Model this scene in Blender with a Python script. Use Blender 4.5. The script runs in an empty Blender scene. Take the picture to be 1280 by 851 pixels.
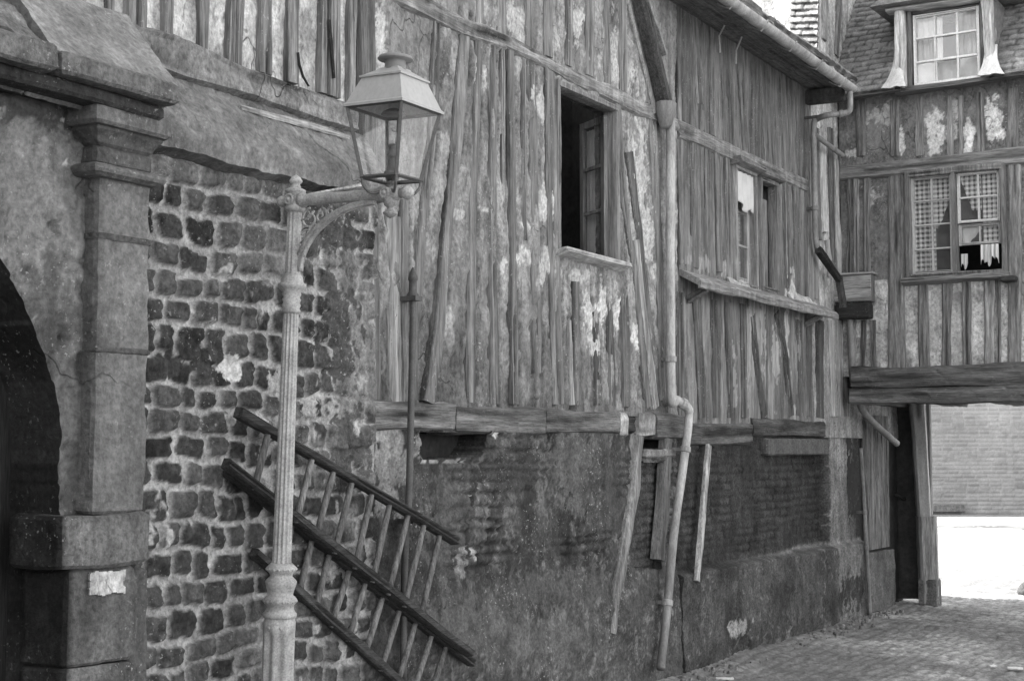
import bpy, math, random
import numpy as np
random.seed(7)
S = bpy.context.scene
COL = S.collection
R = math.radians

# ------------------------------------------------------------------ camera
CAM = (4.4, 0.0, 1.62); PITCH = R(4.3); YAW = R(31.3); FPX = 1791.0; CX, CY = 640.0, 425.5
_f = (-math.sin(YAW)*math.cos(PITCH), math.cos(YAW)*math.cos(PITCH), math.sin(PITCH))
_r = (math.cos(YAW), math.sin(YAW), 0.0)
_u = (_r[1]*_f[2]-_r[2]*_f[1], _r[2]*_f[0]-_r[0]*_f[2], _r[0]*_f[1]-_r[1]*_f[0])
cd = bpy.data.cameras.new('camera'); cd.sensor_width = 36; cd.lens = FPX/1280*36
cd.clip_start = .05; cd.clip_end = 600
cam = bpy.data.objects.new('camera', cd); COL.objects.link(cam)
cam.location = CAM; cam.rotation_euler = (math.pi/2+PITCH, 0, YAW)
S.camera = cam
# surveying: points of the photograph measured on the real planes of the place
def _ray(x, y):
    a = (x-CX)/FPX; b = -(y-CY)/FPX
    return [_f[i]+a*_r[i]+b*_u[i] for i in range(3)]
def onx(px, py, X=0.0):
    d = _ray(px, py); t = (X-CAM[0])/d[0]; return (t*d[1], CAM[2]+t*d[2])
def ony(px, py, Y):
    d = _ray(px, py); t = Y/d[1]; return (CAM[0]+t*d[0], CAM[2]+t*d[2])

# ------------------------------------------------------------------ noise
def _h(ix, iy, seed):
    n = (ix.astype(np.int64)*374761393 + iy.astype(np.int64)*668265263 + seed*1274126177) & 0x7fffffff
    n = ((n ^ (n >> 13))*1274126177) & 0x7fffffff
    n = (n ^ (n >> 16)) & 0xffff
    return n/65535.0
def vn(x, y, seed=0):
    x = np.asarray(x, float); y = np.asarray(y, float)
    ix = np.floor(x); iy = np.floor(y); fx = x-ix; fy = y-iy
    fx = fx*fx*(3-2*fx); fy = fy*fy*(3-2*fy)
    a = _h(ix, iy, seed); b = _h(ix+1, iy, seed); c = _h(ix, iy+1, seed); d = _h(ix+1, iy+1, seed)
    return a+(b-a)*fx+(c-a)*fy+(a-b-c+d)*fx*fy
def fbm(x, y, o=4, seed=0, g=.5):
    t = 0; a = 1; s = 0
    for k in range(o):
        t = t+a*vn(x*2**k+k*17.3, y*2**k-k*9.1, seed+k*7); s += a; a *= g
    return t/s
def sst(a, b, x):
    t = np.clip((x-a)/(b-a), 0, 1); return t*t*(3-2*t)
def mixv(a, b, m): return a+(b-a)*m

# ------------------------------------------------------------------ materials
def newmat(name):
    m = bpy.data.materials.new(name); m.use_nodes = True
    nt = m.node_tree; nt.nodes.clear()
    return m, nt
def N(nt, t, **k):
    n = nt.nodes.new(t)
    for a, v in k.items():
        if hasattr(n, a): setattr(n, a, v)
    return n
def mth(nt, op, a, b=None, c=None, clamp=False):
    n = nt.nodes.new('ShaderNodeMath'); n.operation = op; n.use_clamp = clamp
    for i, v in enumerate((a, b, c)):
        if v is None: continue
        if isinstance(v, (int, float)): n.inputs[i].default_value = v
        else: nt.links.new(v, n.inputs[i])
    return n.outputs[0]
def noise(nt, vec, scale, detail=5, rough=.6):
    n = nt.nodes.new('ShaderNodeTexNoise'); n.inputs['Scale'].default_value = scale
    n.inputs['Detail'].default_value = detail; n.inputs['Roughness'].default_value = rough
    nt.links.new(vec, n.inputs['Vector']); return n.outputs['Fac']
def mapr(nt, v, a, b, c, d):
    n = nt.nodes.new('ShaderNodeMapRange'); n.inputs[1].default_value = a; n.inputs[2].default_value = b
    n.inputs[3].default_value = c; n.inputs[4].default_value = d; nt.links.new(v, n.inputs[0]); return n.outputs[0]
def toned(name, stretch=(1, 1, 1), s1=7, s2=42, a1=.35, a2=.4, bump=.6, bd=.006, rough=.9, flecks=0.0, const=None, spec=.2, cracks=0, wash=0.0, streak=0.0):
    """grey material: the 'tone' attribute of the mesh times two scales of mottling, with bump"""
    m, nt = newmat(name)
    out = N(nt, 'ShaderNodeOutputMaterial'); p = N(nt, 'ShaderNodeBsdfPrincipled')
    nt.links.new(p.outputs[0], out.inputs[0])
    tc = N(nt, 'ShaderNodeTexCoord'); mp = N(nt, 'ShaderNodeMapping'); mp.inputs['Scale'].default_value = stretch
    nt.links.new(tc.outputs['Object'], mp.inputs[0]); v = mp.outputs[0]
    n1 = noise(nt, v, s1, 6, .6); n2 = noise(nt, v, s2, 5, .7)
    f = mth(nt, 'MULTIPLY', mapr(nt, n1, .3, .7, 1-a1, 1+a1), mapr(nt, n2, .3, .7, 1-a2, 1+a2))
    if const is None:
        at = N(nt, 'ShaderNodeAttribute'); at.attribute_name = 'tone'; base = at.outputs['Fac']
    else:
        vv = N(nt, 'ShaderNodeValue'); vv.outputs[0].default_value = const; base = vv.outputs[0]
    val = mth(nt, 'MULTIPLY', base, f)
    if wash:   # remains of limewash that run over timber and plaster alike
        m2 = N(nt, 'ShaderNodeMapping'); m2.inputs['Scale'].default_value = (1, 1, .55); nt.links.new(tc.outputs['Object'], m2.inputs[0])
        w1 = noise(nt, m2.outputs[0], 2.6, 8, .72); w2 = noise(nt, m2.outputs[0], 16, 5, .7)
        wm = mapr(nt, mth(nt, 'ADD', mth(nt, 'MULTIPLY', w1, .7), mth(nt, 'MULTIPLY', w2, .3)), .47, .60, 0, wash)
        val = mth(nt, 'ADD', val, mth(nt, 'MULTIPLY', wm, mth(nt, 'SUBTRACT', .36, val)))
    if streak:   # long vertical weather streaks
        m3 = N(nt, 'ShaderNodeMapping'); m3.inputs['Scale'].default_value = (1, 1, .05); nt.links.new(tc.outputs['Object'], m3.inputs[0])
        val = mth(nt, 'MULTIPLY', val, mapr(nt, noise(nt, m3.outputs[0], 17, 4, .65), .35, .65, 1-streak, 1+streak*.7))
    if flecks:
        n3 = noise(nt, tc.outputs['Object'], 55, 3, .6); n4 = noise(nt, tc.outputs['Object'], 3.1, 3, .5)
        fl = mth(nt, 'MULTIPLY', mapr(nt, n3, .62, .68, 0, 1), mapr(nt, n4, .45, .62, 0, flecks))
        val = mth(nt, 'ADD', val, mth(nt, 'MULTIPLY', fl, mth(nt, 'SUBTRACT', .6, val)))
    h = mth(nt, 'ADD', mth(nt, 'MULTIPLY', n1, .5), n2)
    if cracks:
        vo = N(nt, 'ShaderNodeTexVoronoi', feature='DISTANCE_TO_EDGE'); vo.inputs['Scale'].default_value = cracks
        dn = N(nt, 'ShaderNodeTexNoise'); dn.inputs['Scale'].default_value = 6; nt.links.new(v, dn.inputs['Vector'])
        mx = N(nt, 'ShaderNodeVectorMath', operation='MULTIPLY_ADD'); nt.links.new(dn.outputs['Color'], mx.inputs[0])
        mx.inputs[1].default_value = (.35, .35, .35); nt.links.new(v, mx.inputs[2]); nt.links.new(mx.outputs[0], vo.inputs['Vector'])
        n5 = noise(nt, v, 1.7, 2, .5)
        ck = mth(nt, 'MULTIPLY', mapr(nt, vo.outputs['Distance'], .0, .012, 1, 0), mapr(nt, n5, .5, .66, 0, 1), clamp=True)
        val = mth(nt, 'MULTIPLY', val, mth(nt, 'SUBTRACT', 1, mth(nt, 'MULTIPLY', ck, .4)))
        h = mth(nt, 'SUBTRACT', h, ck)
    val = mth(nt, 'MAXIMUM', mth(nt, 'MINIMUM', val, .82), .012)
    cc = N(nt, 'ShaderNodeCombineColor')
    for i in range(3): nt.links.new(val, cc.inputs[i])
    nt.links.new(cc.outputs[0], p.inputs['Base Color'])
    p.inputs['Roughness'].default_value = rough
    p.inputs['Specular IOR Level'].default_value = spec
    b = N(nt, 'ShaderNodeBump'); b.inputs['Strength'].default_value = bump; b.inputs['Distance'].default_value = bd
    nt.links.new(h, b.inputs['Height']); nt.links.new(b.outputs[0], p.inputs['Normal'])
    return m
M = {}
M['stone'] = toned('weathered_stone', s1=9, s2=50, a1=.34, a2=.5, bump=.9, bd=.012, flecks=.5, streak=.2)
M['plaster'] = toned('lime_plaster', (1, 1, .75), s1=6, s2=44, a1=.34, a2=.55, bump=.9, bd=.014, flecks=.5, cracks=2.4, wash=.35, streak=.12)
M['render'] = toned('grey_render', s1=5, s2=40, a1=.26, a2=.36, bump=.8, bd=.010, flecks=.35, cracks=1.1, streak=.16)
M['wood_v'] = toned('weathered_oak_upright', (1, 1, .06), s1=30, s2=120, a1=.30, a2=.42, bump=.8, bd=.008, flecks=.35, wash=.16, streak=.28)
M['wood_y'] = toned('weathered_oak_along', (1, .06, 1), s1=30, s2=120, a1=.30, a2=.42, bump=.8, bd=.008, flecks=.35, wash=.16, streak=.28)
M['wood_x'] = toned('weathered_oak_across', (.06, 1, 1), s1=30, s2=120, a1=.30, a2=.42, bump=.8, bd=.008, flecks=.35, wash=.16, streak=.28)
for q_, st_ in (('v', (1, 1, .06)), ('y', (1, .06, 1)), ('x', (.06, 1, 1))):
    M['oak_'+q_] = toned('dark_old_oak_'+q_, st_, s1=38, s2=130, a1=.42, a2=.55, bump=.9, bd=.009, flecks=.12, streak=.12 if q_ == 'v' else 0)
M['enamel'] = toned('worn_white_enamel', (1, 1, .5), s1=6, s2=60, a1=.10, a2=.10, bump=.12, bd=.001, rough=.5, spec=.4)
M['tile'] = toned('old_roof_tile', s1=14, s2=60, a1=.3, a2=.35, bump=.5, bd=.004)
M['iron'] = toned('painted_cast_iron', s1=14, s2=110, a1=.3, a2=.4, bump=.35, bd=.0015, rough=.5, spec=.5)
M['zinc'] = toned('old_zinc_pipe', (1, 1, .3), s1=10, s2=90, a1=.42, a2=.3, bump=.3, bd=.002, rough=.55, spec=.4)
M['brick'] = toned('sooty_brick', s1=9, s2=55, a1=.4, a2=.7, bump=.9, bd=.010, streak=.25)
M['brick_far'] = toned('pale_brick', s1=3, s2=30, a1=.15, a2=.2, bump=.3, bd=.006)
M['sett'] = toned('worn_setts', s1=5, s2=46, a1=.3, a2=.42, bump=.8, bd=.008, rough=.85)
M['paint'] = toned('old_white_paint', (1, 1, .5), s1=20, s2=90, a1=.12, a2=.2, bump=.3, bd=.002, rough=.6)
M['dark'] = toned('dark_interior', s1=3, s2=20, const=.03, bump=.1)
def cloth_mat(name, a, b, n, plane='xz'):
    m, nt = newmat(name); out = N(nt, 'ShaderNodeOutputMaterial'); p = N(nt, 'ShaderNodeBsdfPrincipled')
    nt.links.new(p.outputs[0], out.inputs[0]); p.inputs['Roughness'].default_value = .95; p.inputs['Specular IOR Level'].default_value = .1
    uv = N(nt, 'ShaderNodeUVMap'); sp = N(nt, 'ShaderNodeSeparateXYZ'); nt.links.new(uv.outputs[0], sp.inputs[0])
    if n:
        sx = mth(nt, 'GREATER_THAN', mth(nt, 'FRACT', mth(nt, 'MULTIPLY', sp.outputs[0], n)), .5)
        sy = mth(nt, 'GREATER_THAN', mth(nt, 'FRACT', mth(nt, 'MULTIPLY', sp.outputs[1], n)), .5)
        if plane == 'stripe': sy = sx
        k = mth(nt, 'MULTIPLY', mth(nt, 'ADD', sx, sy), .5)
    else:
        k = noise(nt, uv.outputs[0], 9, 4, .6)
    v = mapr(nt, k, 0, 1, a, b)
    cc = N(nt, 'ShaderNodeCombineColor')
    for i in range(3): nt.links.new(v, cc.inputs[i])
    nt.links.new(cc.outputs[0], p.inputs['Base Color'])
    return m
M['check'] = cloth_mat('checked_cotton', .82, .05, 22)
M['lace'] = cloth_mat('thin_net_curtain', .6, .8, 0)
M['linen'] = cloth_mat('white_linen', .42, .68, 0)
M['stripe'] = cloth_mat('striped_cotton', .68, .4, 22, 'stripe')
def glass_mat(name, refl, dirt):
    m, nt = newmat(name); out = N(nt, 'ShaderNodeOutputMaterial')
    tr = N(nt, 'ShaderNodeBsdfTransparent'); gl = N(nt, 'ShaderNodeBsdfGlossy'); gl.inputs['Roughness'].default_value = .04
    df = N(nt, 'ShaderNodeBsdfDiffuse'); df.inputs[0].default_value = (.5, .5, .5, 1)
    lw = N(nt, 'ShaderNodeLayerWeight'); lw.inputs[0].default_value = .5; fr = mth(nt, 'ADD', mth(nt, 'MULTIPLY', mth(nt, 'POWER', lw.outputs['Facing'], 4.0), .7), .045)
    m1 = N(nt, 'ShaderNodeMixShader'); m2 = N(nt, 'ShaderNodeMixShader')
    tc = N(nt, 'ShaderNodeTexCoord'); n1 = noise(nt, tc.outputs['Object'], 9, 5, .65)
    nt.links.new(mapr(nt, n1, .35, .75, dirt*.4, dirt*1.8), m1.inputs[0])
    nt.links.new(tr.outputs[0], m1.inputs[1]); nt.links.new(df.outputs[0], m1.inputs[2])
    nt.links.new(mth(nt, 'MULTIPLY', fr, refl, clamp=True), m2.inputs[0])
    nt.links.new(m1.outputs[0], m2.inputs[1]); nt.links.new(gl.outputs[0], m2.inputs[2])
    nt.links.new(m2.outputs[0], out.inputs[0]); return m
M['glass'] = glass_mat('lantern_glass', .8, .035)
M['pane'] = glass_mat('window_glass', 1.4, .06)

# ------------------------------------------------------------------ object helpers
def root(name, loc, label, cat, group=None):
    o = bpy.data.objects.new(name, None); COL.objects.link(o); o.location = loc
    o.empty_display_size = .2; o['label'] = label; o['category'] = cat
    if group: o['group'] = group
    return o
def tag(o, label, cat, group=None):
    o['label'] = label; o['category'] = cat
    if group: o['group'] = group
    return o
def mesh(name, V, F, mat, parent=None, tone=None, smooth=False, uv=None, local=False, F3=None):
    V = np.asarray(V, np.float32).reshape(-1, 3)
    me = bpy.data.meshes.new(name)
    if isinstance(F, np.ndarray):
        n = len(F); me.vertices.add(len(V)); me.vertices.foreach_set('co', V.ravel())
        me.loops.add(n*4); me.loops.foreach_set('vertex_index', F.astype(np.int32).ravel())
        me.polygons.add(n); me.polygons.foreach_set('loop_start', np.arange(0, n*4, 4, dtype=np.int32))
        me.update(calc_edges=True); me.validate()
    else:
        me.from_pydata(V.tolist(), [], F)
    if tone is not None:
        a = me.attributes.new('tone', 'FLOAT', 'POINT')
        tv = np.broadcast_to(np.asarray(tone, np.float32).ravel() if np.ndim(tone) else np.float32(tone), (len(V),))
        a.data.foreach_set('value', np.ascontiguousarray(tv, np.float32))
    if uv is not None:
        l = me.uv_layers.new(name='UVMap'); vi = np.zeros(len(me.loops), np.int32); me.loops.foreach_get('vertex_index', vi)
        l.data.foreach_set('uv', np.asarray(uv, np.float32)[vi].ravel())
    if smooth: me.polygons.foreach_set('use_smooth', np.ones(len(me.polygons), bool))
    me.materials.append(mat); me.update()
    o = bpy.data.objects.new(name, me); COL.objects.link(o)
    if parent is not None:
        o.parent = parent
        if not local: 
            p = parent; off = np.zeros(3)
            while p is not None: off += np.array(p.location); p = p.parent
            o.location = tuple(-off)
    return o
class MB:
    """collects pieces of ONE part"""
    def __init__(s): s.V = []; s.F = []; s.T = []; s.n = 0
    def add(s, V, F, t=.3):
        V = np.asarray(V, float).reshape(-1, 3); F = [tuple(int(i)+s.n for i in f) for f in F]
        s.V.append(V); s.F += F; s.T.append(np.broadcast_to(np.asarray(t, float), (len(V),))); s.n += len(V); return s
    def build(s, name, mat, parent=None, smooth=False, local=False):
        return mesh(name, np.concatenate(s.V), s.F, mat, parent, np.concatenate(s.T), smooth, local=local)
def box_vf(x0, x1, y0, y1, z0, z1):
    V = [(x, y, z) for x in (x0, x1) for y in (y0, y1) for z in (z0, z1)]
    F = [(0, 1, 3, 2), (4, 6, 7, 5), (0, 4, 5, 1), (2, 3, 7, 6), (0, 2, 6, 4), (1, 5, 7, 3)]
    return V, F
_seed = [100]
def sd(): _seed[0] += 13; return _seed[0]
def loft(rings, closed=True, cap=True):
    """rings: list of (k,3) arrays"""
    n = len(rings); k = len(rings[0]); V = np.concatenate(rings); F = []
    for i in range(n-1):
        for j in range(k if closed else k-1):
            a = i*k+j; b = i*k+(j+1) % k
            F.append((a, b, b+k, a+k))
    if cap and closed:
        F.append(tuple(range(k-1, -1, -1))); F.append(tuple(range((n-1)*k, n*k)))
    return V, F
def tube_vf(pts, rad, k=12, flute=0, fl=.0):
    P = np.asarray(pts, float); n = len(P)
    rad = np.broadcast_to(np.asarray(rad, float), (n,))
    T = np.gradient(P, axis=0); T /= np.linalg.norm(T, axis=1)[:, None]+1e-9
    ref = np.array([0, 0, 1.]) if abs(T[0][2]) < .9 else np.array([1., 0, 0])
    rings = []; u = np.cross(ref, T[0]); u /= np.linalg.norm(u)
    for i in range(n):
        u = u-T[i]*np.dot(u, T[i]); u /= np.linalg.norm(u); w = np.cross(T[i], u)
        th = np.arange(k)/k*2*np.pi
        rr = rad[i]*(1-fl*(.5+.5*np.cos(th*flute))) if flute else rad[i]
        rings.append(P[i]+np.outer(np.cos(th)*rr, u)+np.outer(np.sin(th)*rr, w))
    return loft(rings)
def smooth_path(pts, n=40):
    P = np.asarray(pts, float); m = len(P); out = []
    for i in range(m-1):
        p0 = P[max(i-1, 0)]; p1 = P[i]; p2 = P[i+1]; p3 = P[min(i+2, m-1)]
        for t in np.linspace(0, 1, max(2, n//(m-1)), endpoint=False):
            out.append(.5*((2*p1)+(-p0+p2)*t+(2*p0-5*p1+4*p2-p3)*t*t+(-p0+3*p1-3*p2+p3)*t**3))
    out.append(P[-1]); return np.array(out)
def lathe_vf(prof, c=(0, 0), k=24, flute=None):
    """prof: (r,z[,flutedepth])"""
    th = np.arange(k)/k*2*np.pi; rings = []
    for q in prof:
        r, z = q[0], q[1]; fd = q[2] if len(q) > 2 else 0
        rr = r*(1-fd*(.5+.5*np.cos(th*(flute or 0)))) if flute else np.full(k, r)
        rings.append(np.stack([c[0]+rr*np.cos(th), c[1]+rr*np.sin(th), np.full(k, z)], 1))
    return loft(rings)
def plank_vf(p0, p1, w, d, nrm, seg=.05, jit=.004, mid=None, cham=.26, tone=.3, tv=.25, seed=None):
    """an uneven hewn board from p0 to p1: width w, depth d towards nrm (front face at +d/2)"""
    seed = seed or sd()
    P = [np.array(p0, float)]+([np.array(m, float) for m in mid] if mid else [])+[np.array(p1, float)]
    L = [0]; 
    for a, b in zip(P[:-1], P[1:]): L.append(L[-1]+np.linalg.norm(b-a))
    n = max(2, int(L[-1]/seg)+1); s = np.linspace(0, L[-1], n)
    C = np.stack([np.interp(s, L, [p[i] for p in P]) for i in range(3)], 1)
    T = np.gradient(C, axis=0); T /= np.linalg.norm(T, axis=1)[:, None]
    nr = np.array(nrm, float); nr /= np.linalg.norm(nr)
    W = np.broadcast_to(np.asarray(w if np.ndim(w) == 0 else np.interp(s, np.linspace(0, L[-1], len(w)), w), float), (n,))
    c = cham
    sec = [(-1, -1), (1, -1), (1, 1-2*c), (1-c, 1), (.45, 1), (0, 1), (-.45, 1), (-(1-c), 1), (-1, 1-2*c)]
    rings = []; tones = []
    for i in range(n):
        side = np.cross(nr, T[i]); side /= np.linalg.norm(side)
        up = np.cross(T[i], side)
        if np.dot(up, nr) < 0: up = -up
        ring = []
        for j, (a, b) in enumerate(sec):
            jj = (vn(s[i]*5+j*3.1, j*1.7, seed)-.5)*2*jit + (vn(s[i]*22+j*2.1, j*5.7, seed+1)-.5)*jit
            ka = a*W[i]/2 + (vn(s[i]*2.2, (7 if a > 0 else 3), seed+2)-.5)*2*jit*1.6
            ck = sst(.60, .70, vn(s[i]*1.6, 3.3, seed+9)) if j == 5 else 0.0
            jj -= ck*min(.012, d*.22)
            ring.append(C[i]+side*(ka+(jj if abs(a) == 1 else 0))+up*(b*d/2+(jj if b > .5 else 0)))
            tones.append(tone*(1+tv*2*(fbm(s[i]*2.5+seed, a*3+seed, 3, seed+3)-.5)+tv*1.2*(vn(s[i]*.9, a*6+3, seed+4)-.5))*(1-.6*ck))
        rings.append(np.array(ring))
    V, F = loft(rings); return V, F, np.array(tones, float)
def plank(name, p0, p1, w, d, nrm, mat, parent=None, **k):
    V, F, t = plank_vf(p0, p1, w, d, nrm, **k)
    return mesh(name, V, F, mat, parent, t)
def grid_mesh(name, P, tone, keep, mat, parent, back=None, smooth=True, bt=.75):
    """P (m,n,3) points; keep (m-1,n-1) bool; back = vector for the thickness skirt"""
    m, n = P.shape[:2]; idx = np.arange(m*n).reshape(m, n)
    Q = np.stack([idx[:-1, :-1], idx[1:, :-1], idx[1:, 1:], idx[:-1, 1:]], -1)
    F = Q[keep] if keep is not None else Q.reshape(-1, 4)
    V = P.reshape(-1, 3); T = tone.ravel()
    if back is not None:
        E = np.concatenate([F[:, [0, 1]], F[:, [1, 2]], F[:, [2, 3]], F[:, [3, 0]]])
        key = np.sort(E, 1); code = key[:, 0].astype(np.int64)*(m*n)+key[:, 1]
        uq, inv, cnt = np.unique(code, return_inverse=True, return_counts=True)
        B = E[cnt[inv] == 1]
        bv = np.unique(B); nb = len(bv); mp = np.zeros(m*n, np.int64); mp[bv] = np.arange(nb)+len(V)
        bb = np.asarray(back, float); st = np.linspace(0, 1, 2+int(np.linalg.norm(bb)/.06)); tb = T[bv]*bt
        jt = np.stack([fbm(V[bv][:, 1]*9+q*5, V[bv][:, 2]*9+V[bv][:, 0]*9, 3, 77)-.5 for q in range(len(st))])
        V = np.concatenate([V]+[V[bv]+bb*q for q in st]); T = np.concatenate([T]+[tb*(1+.5*jt[i]) for i in range(len(st))])
        for i in range(len(st)-1):
            F = np.concatenate([F, np.stack([mp[B[:, 1]]+i*nb, mp[B[:, 0]]+i*nb, mp[B[:, 0]]+(i+1)*nb, mp[B[:, 1]]+(i+1)*nb], 1)])
    used = np.unique(F); rm = np.zeros(len(V), np.int64); rm[used] = np.arange(len(used))
    return mesh(name, V[used], rm[F], mat, parent, T[used], smooth)
def inpoly(U, Vv, poly):
    c = np.zeros(U.shape, bool); n = len(poly)
    for i in range(n):
        x1, y1 = poly[i]; x2, y2 = poly[(i+1) % n]
        if y1 == y2: continue
        k = ((y1 > Vv) != (y2 > Vv)) & (U < (x2-x1)*(Vv-y1)/(y2-y1)+x1)
        c ^= k
    return c
def relief(name, u0, u1, v0, v1, res, fn, mat, parent, holes=(), place=None, back=None, snap=None, bt=.75):
    nu = int((u1-u0)/res)+2; nv = int((v1-v0)/res)+2
    U, Vv = np.meshgrid(np.linspace(u0, u1, nu), np.linspace(v0, v1, nv), indexing='ij')
    Uc = (U[:-1, :-1]+U[1:, 1:])/2; Vc = (Vv[:-1, :-1]+Vv[1:, 1:])/2
    keep = np.ones(Uc.shape, bool)
    for hp in holes:
        keep &= ~(hp(Uc, Vc) if callable(hp) else inpoly(Uc, Vc, hp))
    if snap: U, Vv = snap(U, Vv, (u1-u0)/nu)
    h, t = fn(U, Vv)
    P = place(U, Vv, h) if place else np.stack([h, U, Vv], -1)
    return grid_mesh(name, P, t*np.ones_like(U), keep, mat, parent, back, bt=bt)
def patch(U, V, t, lst, conv, edge=.8, seed=5):
    """wear, and some painted shade, with a shape of its own: (px, py, rx, ry, tone)"""
    for i, (px, py, rx, ry, tv) in enumerate(lst):
        u, v = conv(px, py); ua, _ = conv(px+rx, py); _, vb = conv(px, py-ry)
        ru = abs(ua-u)+1e-4; rv = abs(vb-v)+1e-4
        d = np.sqrt(((U-u)/ru)**2+((V-v)/rv)**2)+(fbm(U*17, V*11, 5, seed+i*3, .62)-.5)*edge*3.6
        t = mixv(t, tv, sst(1.0, .86, d))
    return t
def rough_box(name, x0, x1, y0, y1, z0, z1, mat, parent, tone=.2, res=.03, amp=.006, cham=.012, tv=.3, prof=None, addto=None, painted_shade=False):
    """hewn block; prof(z in 0..1)->outset profile for mouldings"""
    seed = sd(); nz = max(2, int((z1-z0)/res)+1); ny = max(2, int((y1-y0)/res)+1); nx = max(2, int((x1-x0)/res)+1)
    per = []
    for i in range(ny): per.append((x1, y0+(y1-y0)*i/ny, 0))
    for i in range(nx): per.append((x1-(x1-x0)*i/nx, y1, 0))
    for i in range(ny): per.append((x0, y1-(y1-y0)*i/ny, 0))
    for i in range(nx): per.append((x0+(x1-x0)*i/nx, y0, 0))
    per = np.array(per); cx, cy = (x0+x1)/2, (y0+y1)/2; rings = []; T = []
    zs = [z0, z0+cham]+list(np.linspace(z0+cham*2, z1-cham*2, nz))+[z1-cham, z1]
    for q, z in enumerate(zs):
        ins = cham if q in (0, len(zs)-1) else 0
        o = (prof((z-z0)/(z1-z0)) if prof else 0)-ins
        hx = (x1-x0)/2; hy = (y1-y0)/2
        px = cx+(per[:, 0]-cx)*(hx+o)/hx; py = cy+(per[:, 1]-cy)*(hy+o)/hy
        # soften corners
        a = np.abs((px-cx)/(hx+o)); b = np.abs((py-cy)/(hy+o)); cr = np.minimum(a, b)
        k = np.clip((cr-(1-cham*1.2/min(hx, hy)))/(cham*1.2/min(hx, hy)), 0, 1)
        px = px-np.sign(px-cx)*k*cham*.5; py = py-np.sign(py-cy)*k*cham*.5
        nz_ = (fbm((px+py*1.7)*9, z*9+px*4, 4, seed)-.5)*2*amp
        dx = px-cx; dy = py-cy; ln = np.sqrt(dx*dx+dy*dy)+1e-6
        rings.append(np.stack([px+dx/ln*nz_, py+dy/ln*nz_, z+(vn(px*7+py*5, z*3, seed+5)-.5)*amp], 1))
        T.append(tone*(1+tv*2*(fbm((px+py)*4, z*4, 4, seed+2)-.5))*(np.where(per[:, 1] < y0+.012, .28, 1.0) if painted_shade else 1))  # near-y face darkened: archway shade painted into the tone
    V, F = loft(rings); T = np.concatenate(T)
    if addto is not None: addto.add(V, F, T); return None
    return mesh(name, V, F, mat, parent, T)
def coursed(U, V, rows_h, w0, w1, seed, joint=.012, wav=.02, rnd=.35):
    """irregular coursed masonry -> (mask 0..1 of stone, per-stone random, edge distance)"""
    Vw = V+(fbm(U*1.6, V*1.6, 3, seed)-.5)*wav*2; Uw = U+(fbm(U*5, V*5, 3, seed+1)-.5)*wav*1.3
    Vw = Vw+(fbm(U*9, V*9, 2, seed+8)-.5)*wav*.7
    rng = np.random.RandomState(seed); z = V.min()-.3; zs = [z]
    while z < V.max()+.3: z += rng.uniform(*rows_h); zs.append(z)
    zs = np.array(zs); ri = np.clip(np.searchsorted(zs, Vw)-1, 0, len(zs)-2)
    mask = np.zeros_like(U); rd = np.zeros_like(U); sdm = np.zeros_like(U)
    for k in range(len(zs)-1):
        s = ri == k
        if not s.any(): continue
        u = U.min()-.5-rng.uniform(0, w1); us = [u]
        while u < U.max()+.5: u += rng.uniform(w0, w1); us.append(u)
        us = np.array(us); uu = Uw[s]; vv = Vw[s]
        ci = np.clip(np.searchsorted(us, uu)-1, 0, len(us)-2)
        r1 = rng.rand(len(us)); jx = (rng.rand(len(us))*.8+.6)*joint; jz = (rng.rand(len(us))*.9+.6)*joint; dz = (rng.rand(len(us))-.5)*joint*.9
        a = (us[ci]+us[ci+1])/2; hw = (us[ci+1]-us[ci])/2-jx[ci]; b = (zs[k]+zs[k+1])/2+dz[ci]; hh = (zs[k+1]-zs[k])/2-jz[ci]
        rr = np.minimum(hw, hh)*rnd
        qx = np.abs(uu-a)-hw+rr; qz = np.abs(vv-b)-hh+rr
        d = np.sqrt(np.maximum(qx, 0)**2+np.maximum(qz, 0)**2)+np.minimum(np.maximum(qx, qz), 0)-rr
        d = d+(fbm(uu*28, vv*28, 3, seed+3)-.5)*joint*1.1
        sdm[s] = d; rd[s] = r1[ci]
    mask = sst(joint*.35, -joint*.45, sdm)
    return mask, rd, sdm

def yz(px, py, x): y, z = onx(px, py, x); return (x, y, z)

# ================================================================== WALL PLANES (the alley's left side lies along x = 0)
Z_RAIL = True
def stud(parent, pts, wpx, X=.012, d=.05, tone=.26, mat='wood_v', name='stud', **k):
    pp = [yz(a, b, X) for a, b in pts]
    if 3.72 < pp[0][2] < 3.98 and name == 'stud' and Z_RAIL: pp[0] = (pp[0][0], pp[0][1]+(pp[0][1]-pp[1][1])*.1, 4.0)
    a, b = pts[len(pts)//2]
    if isinstance(wpx, (list, tuple)): w = [abs(onx(a+q/2, b, X)[0]-onx(a-q/2, b, X)[0]) for q in wpx]
    else: w = abs(onx(a+wpx/2, b, X)[0]-onx(a-wpx/2, b, X)[0])
    pp = [(X-d/2, p[1], p[2]) for p in pp]
    return plank(name, pp[0], pp[-1], w, d, (1, 0, 0), M[mat], parent, mid=pp[1:-1] or None, tone=tone, **k)
def up(px, py, X, Z):
    """a point high above (px,py) on the plane x=X at height Z (beyond the frame's top)"""
    y, _ = onx(px, py, X); return y, Z

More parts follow.
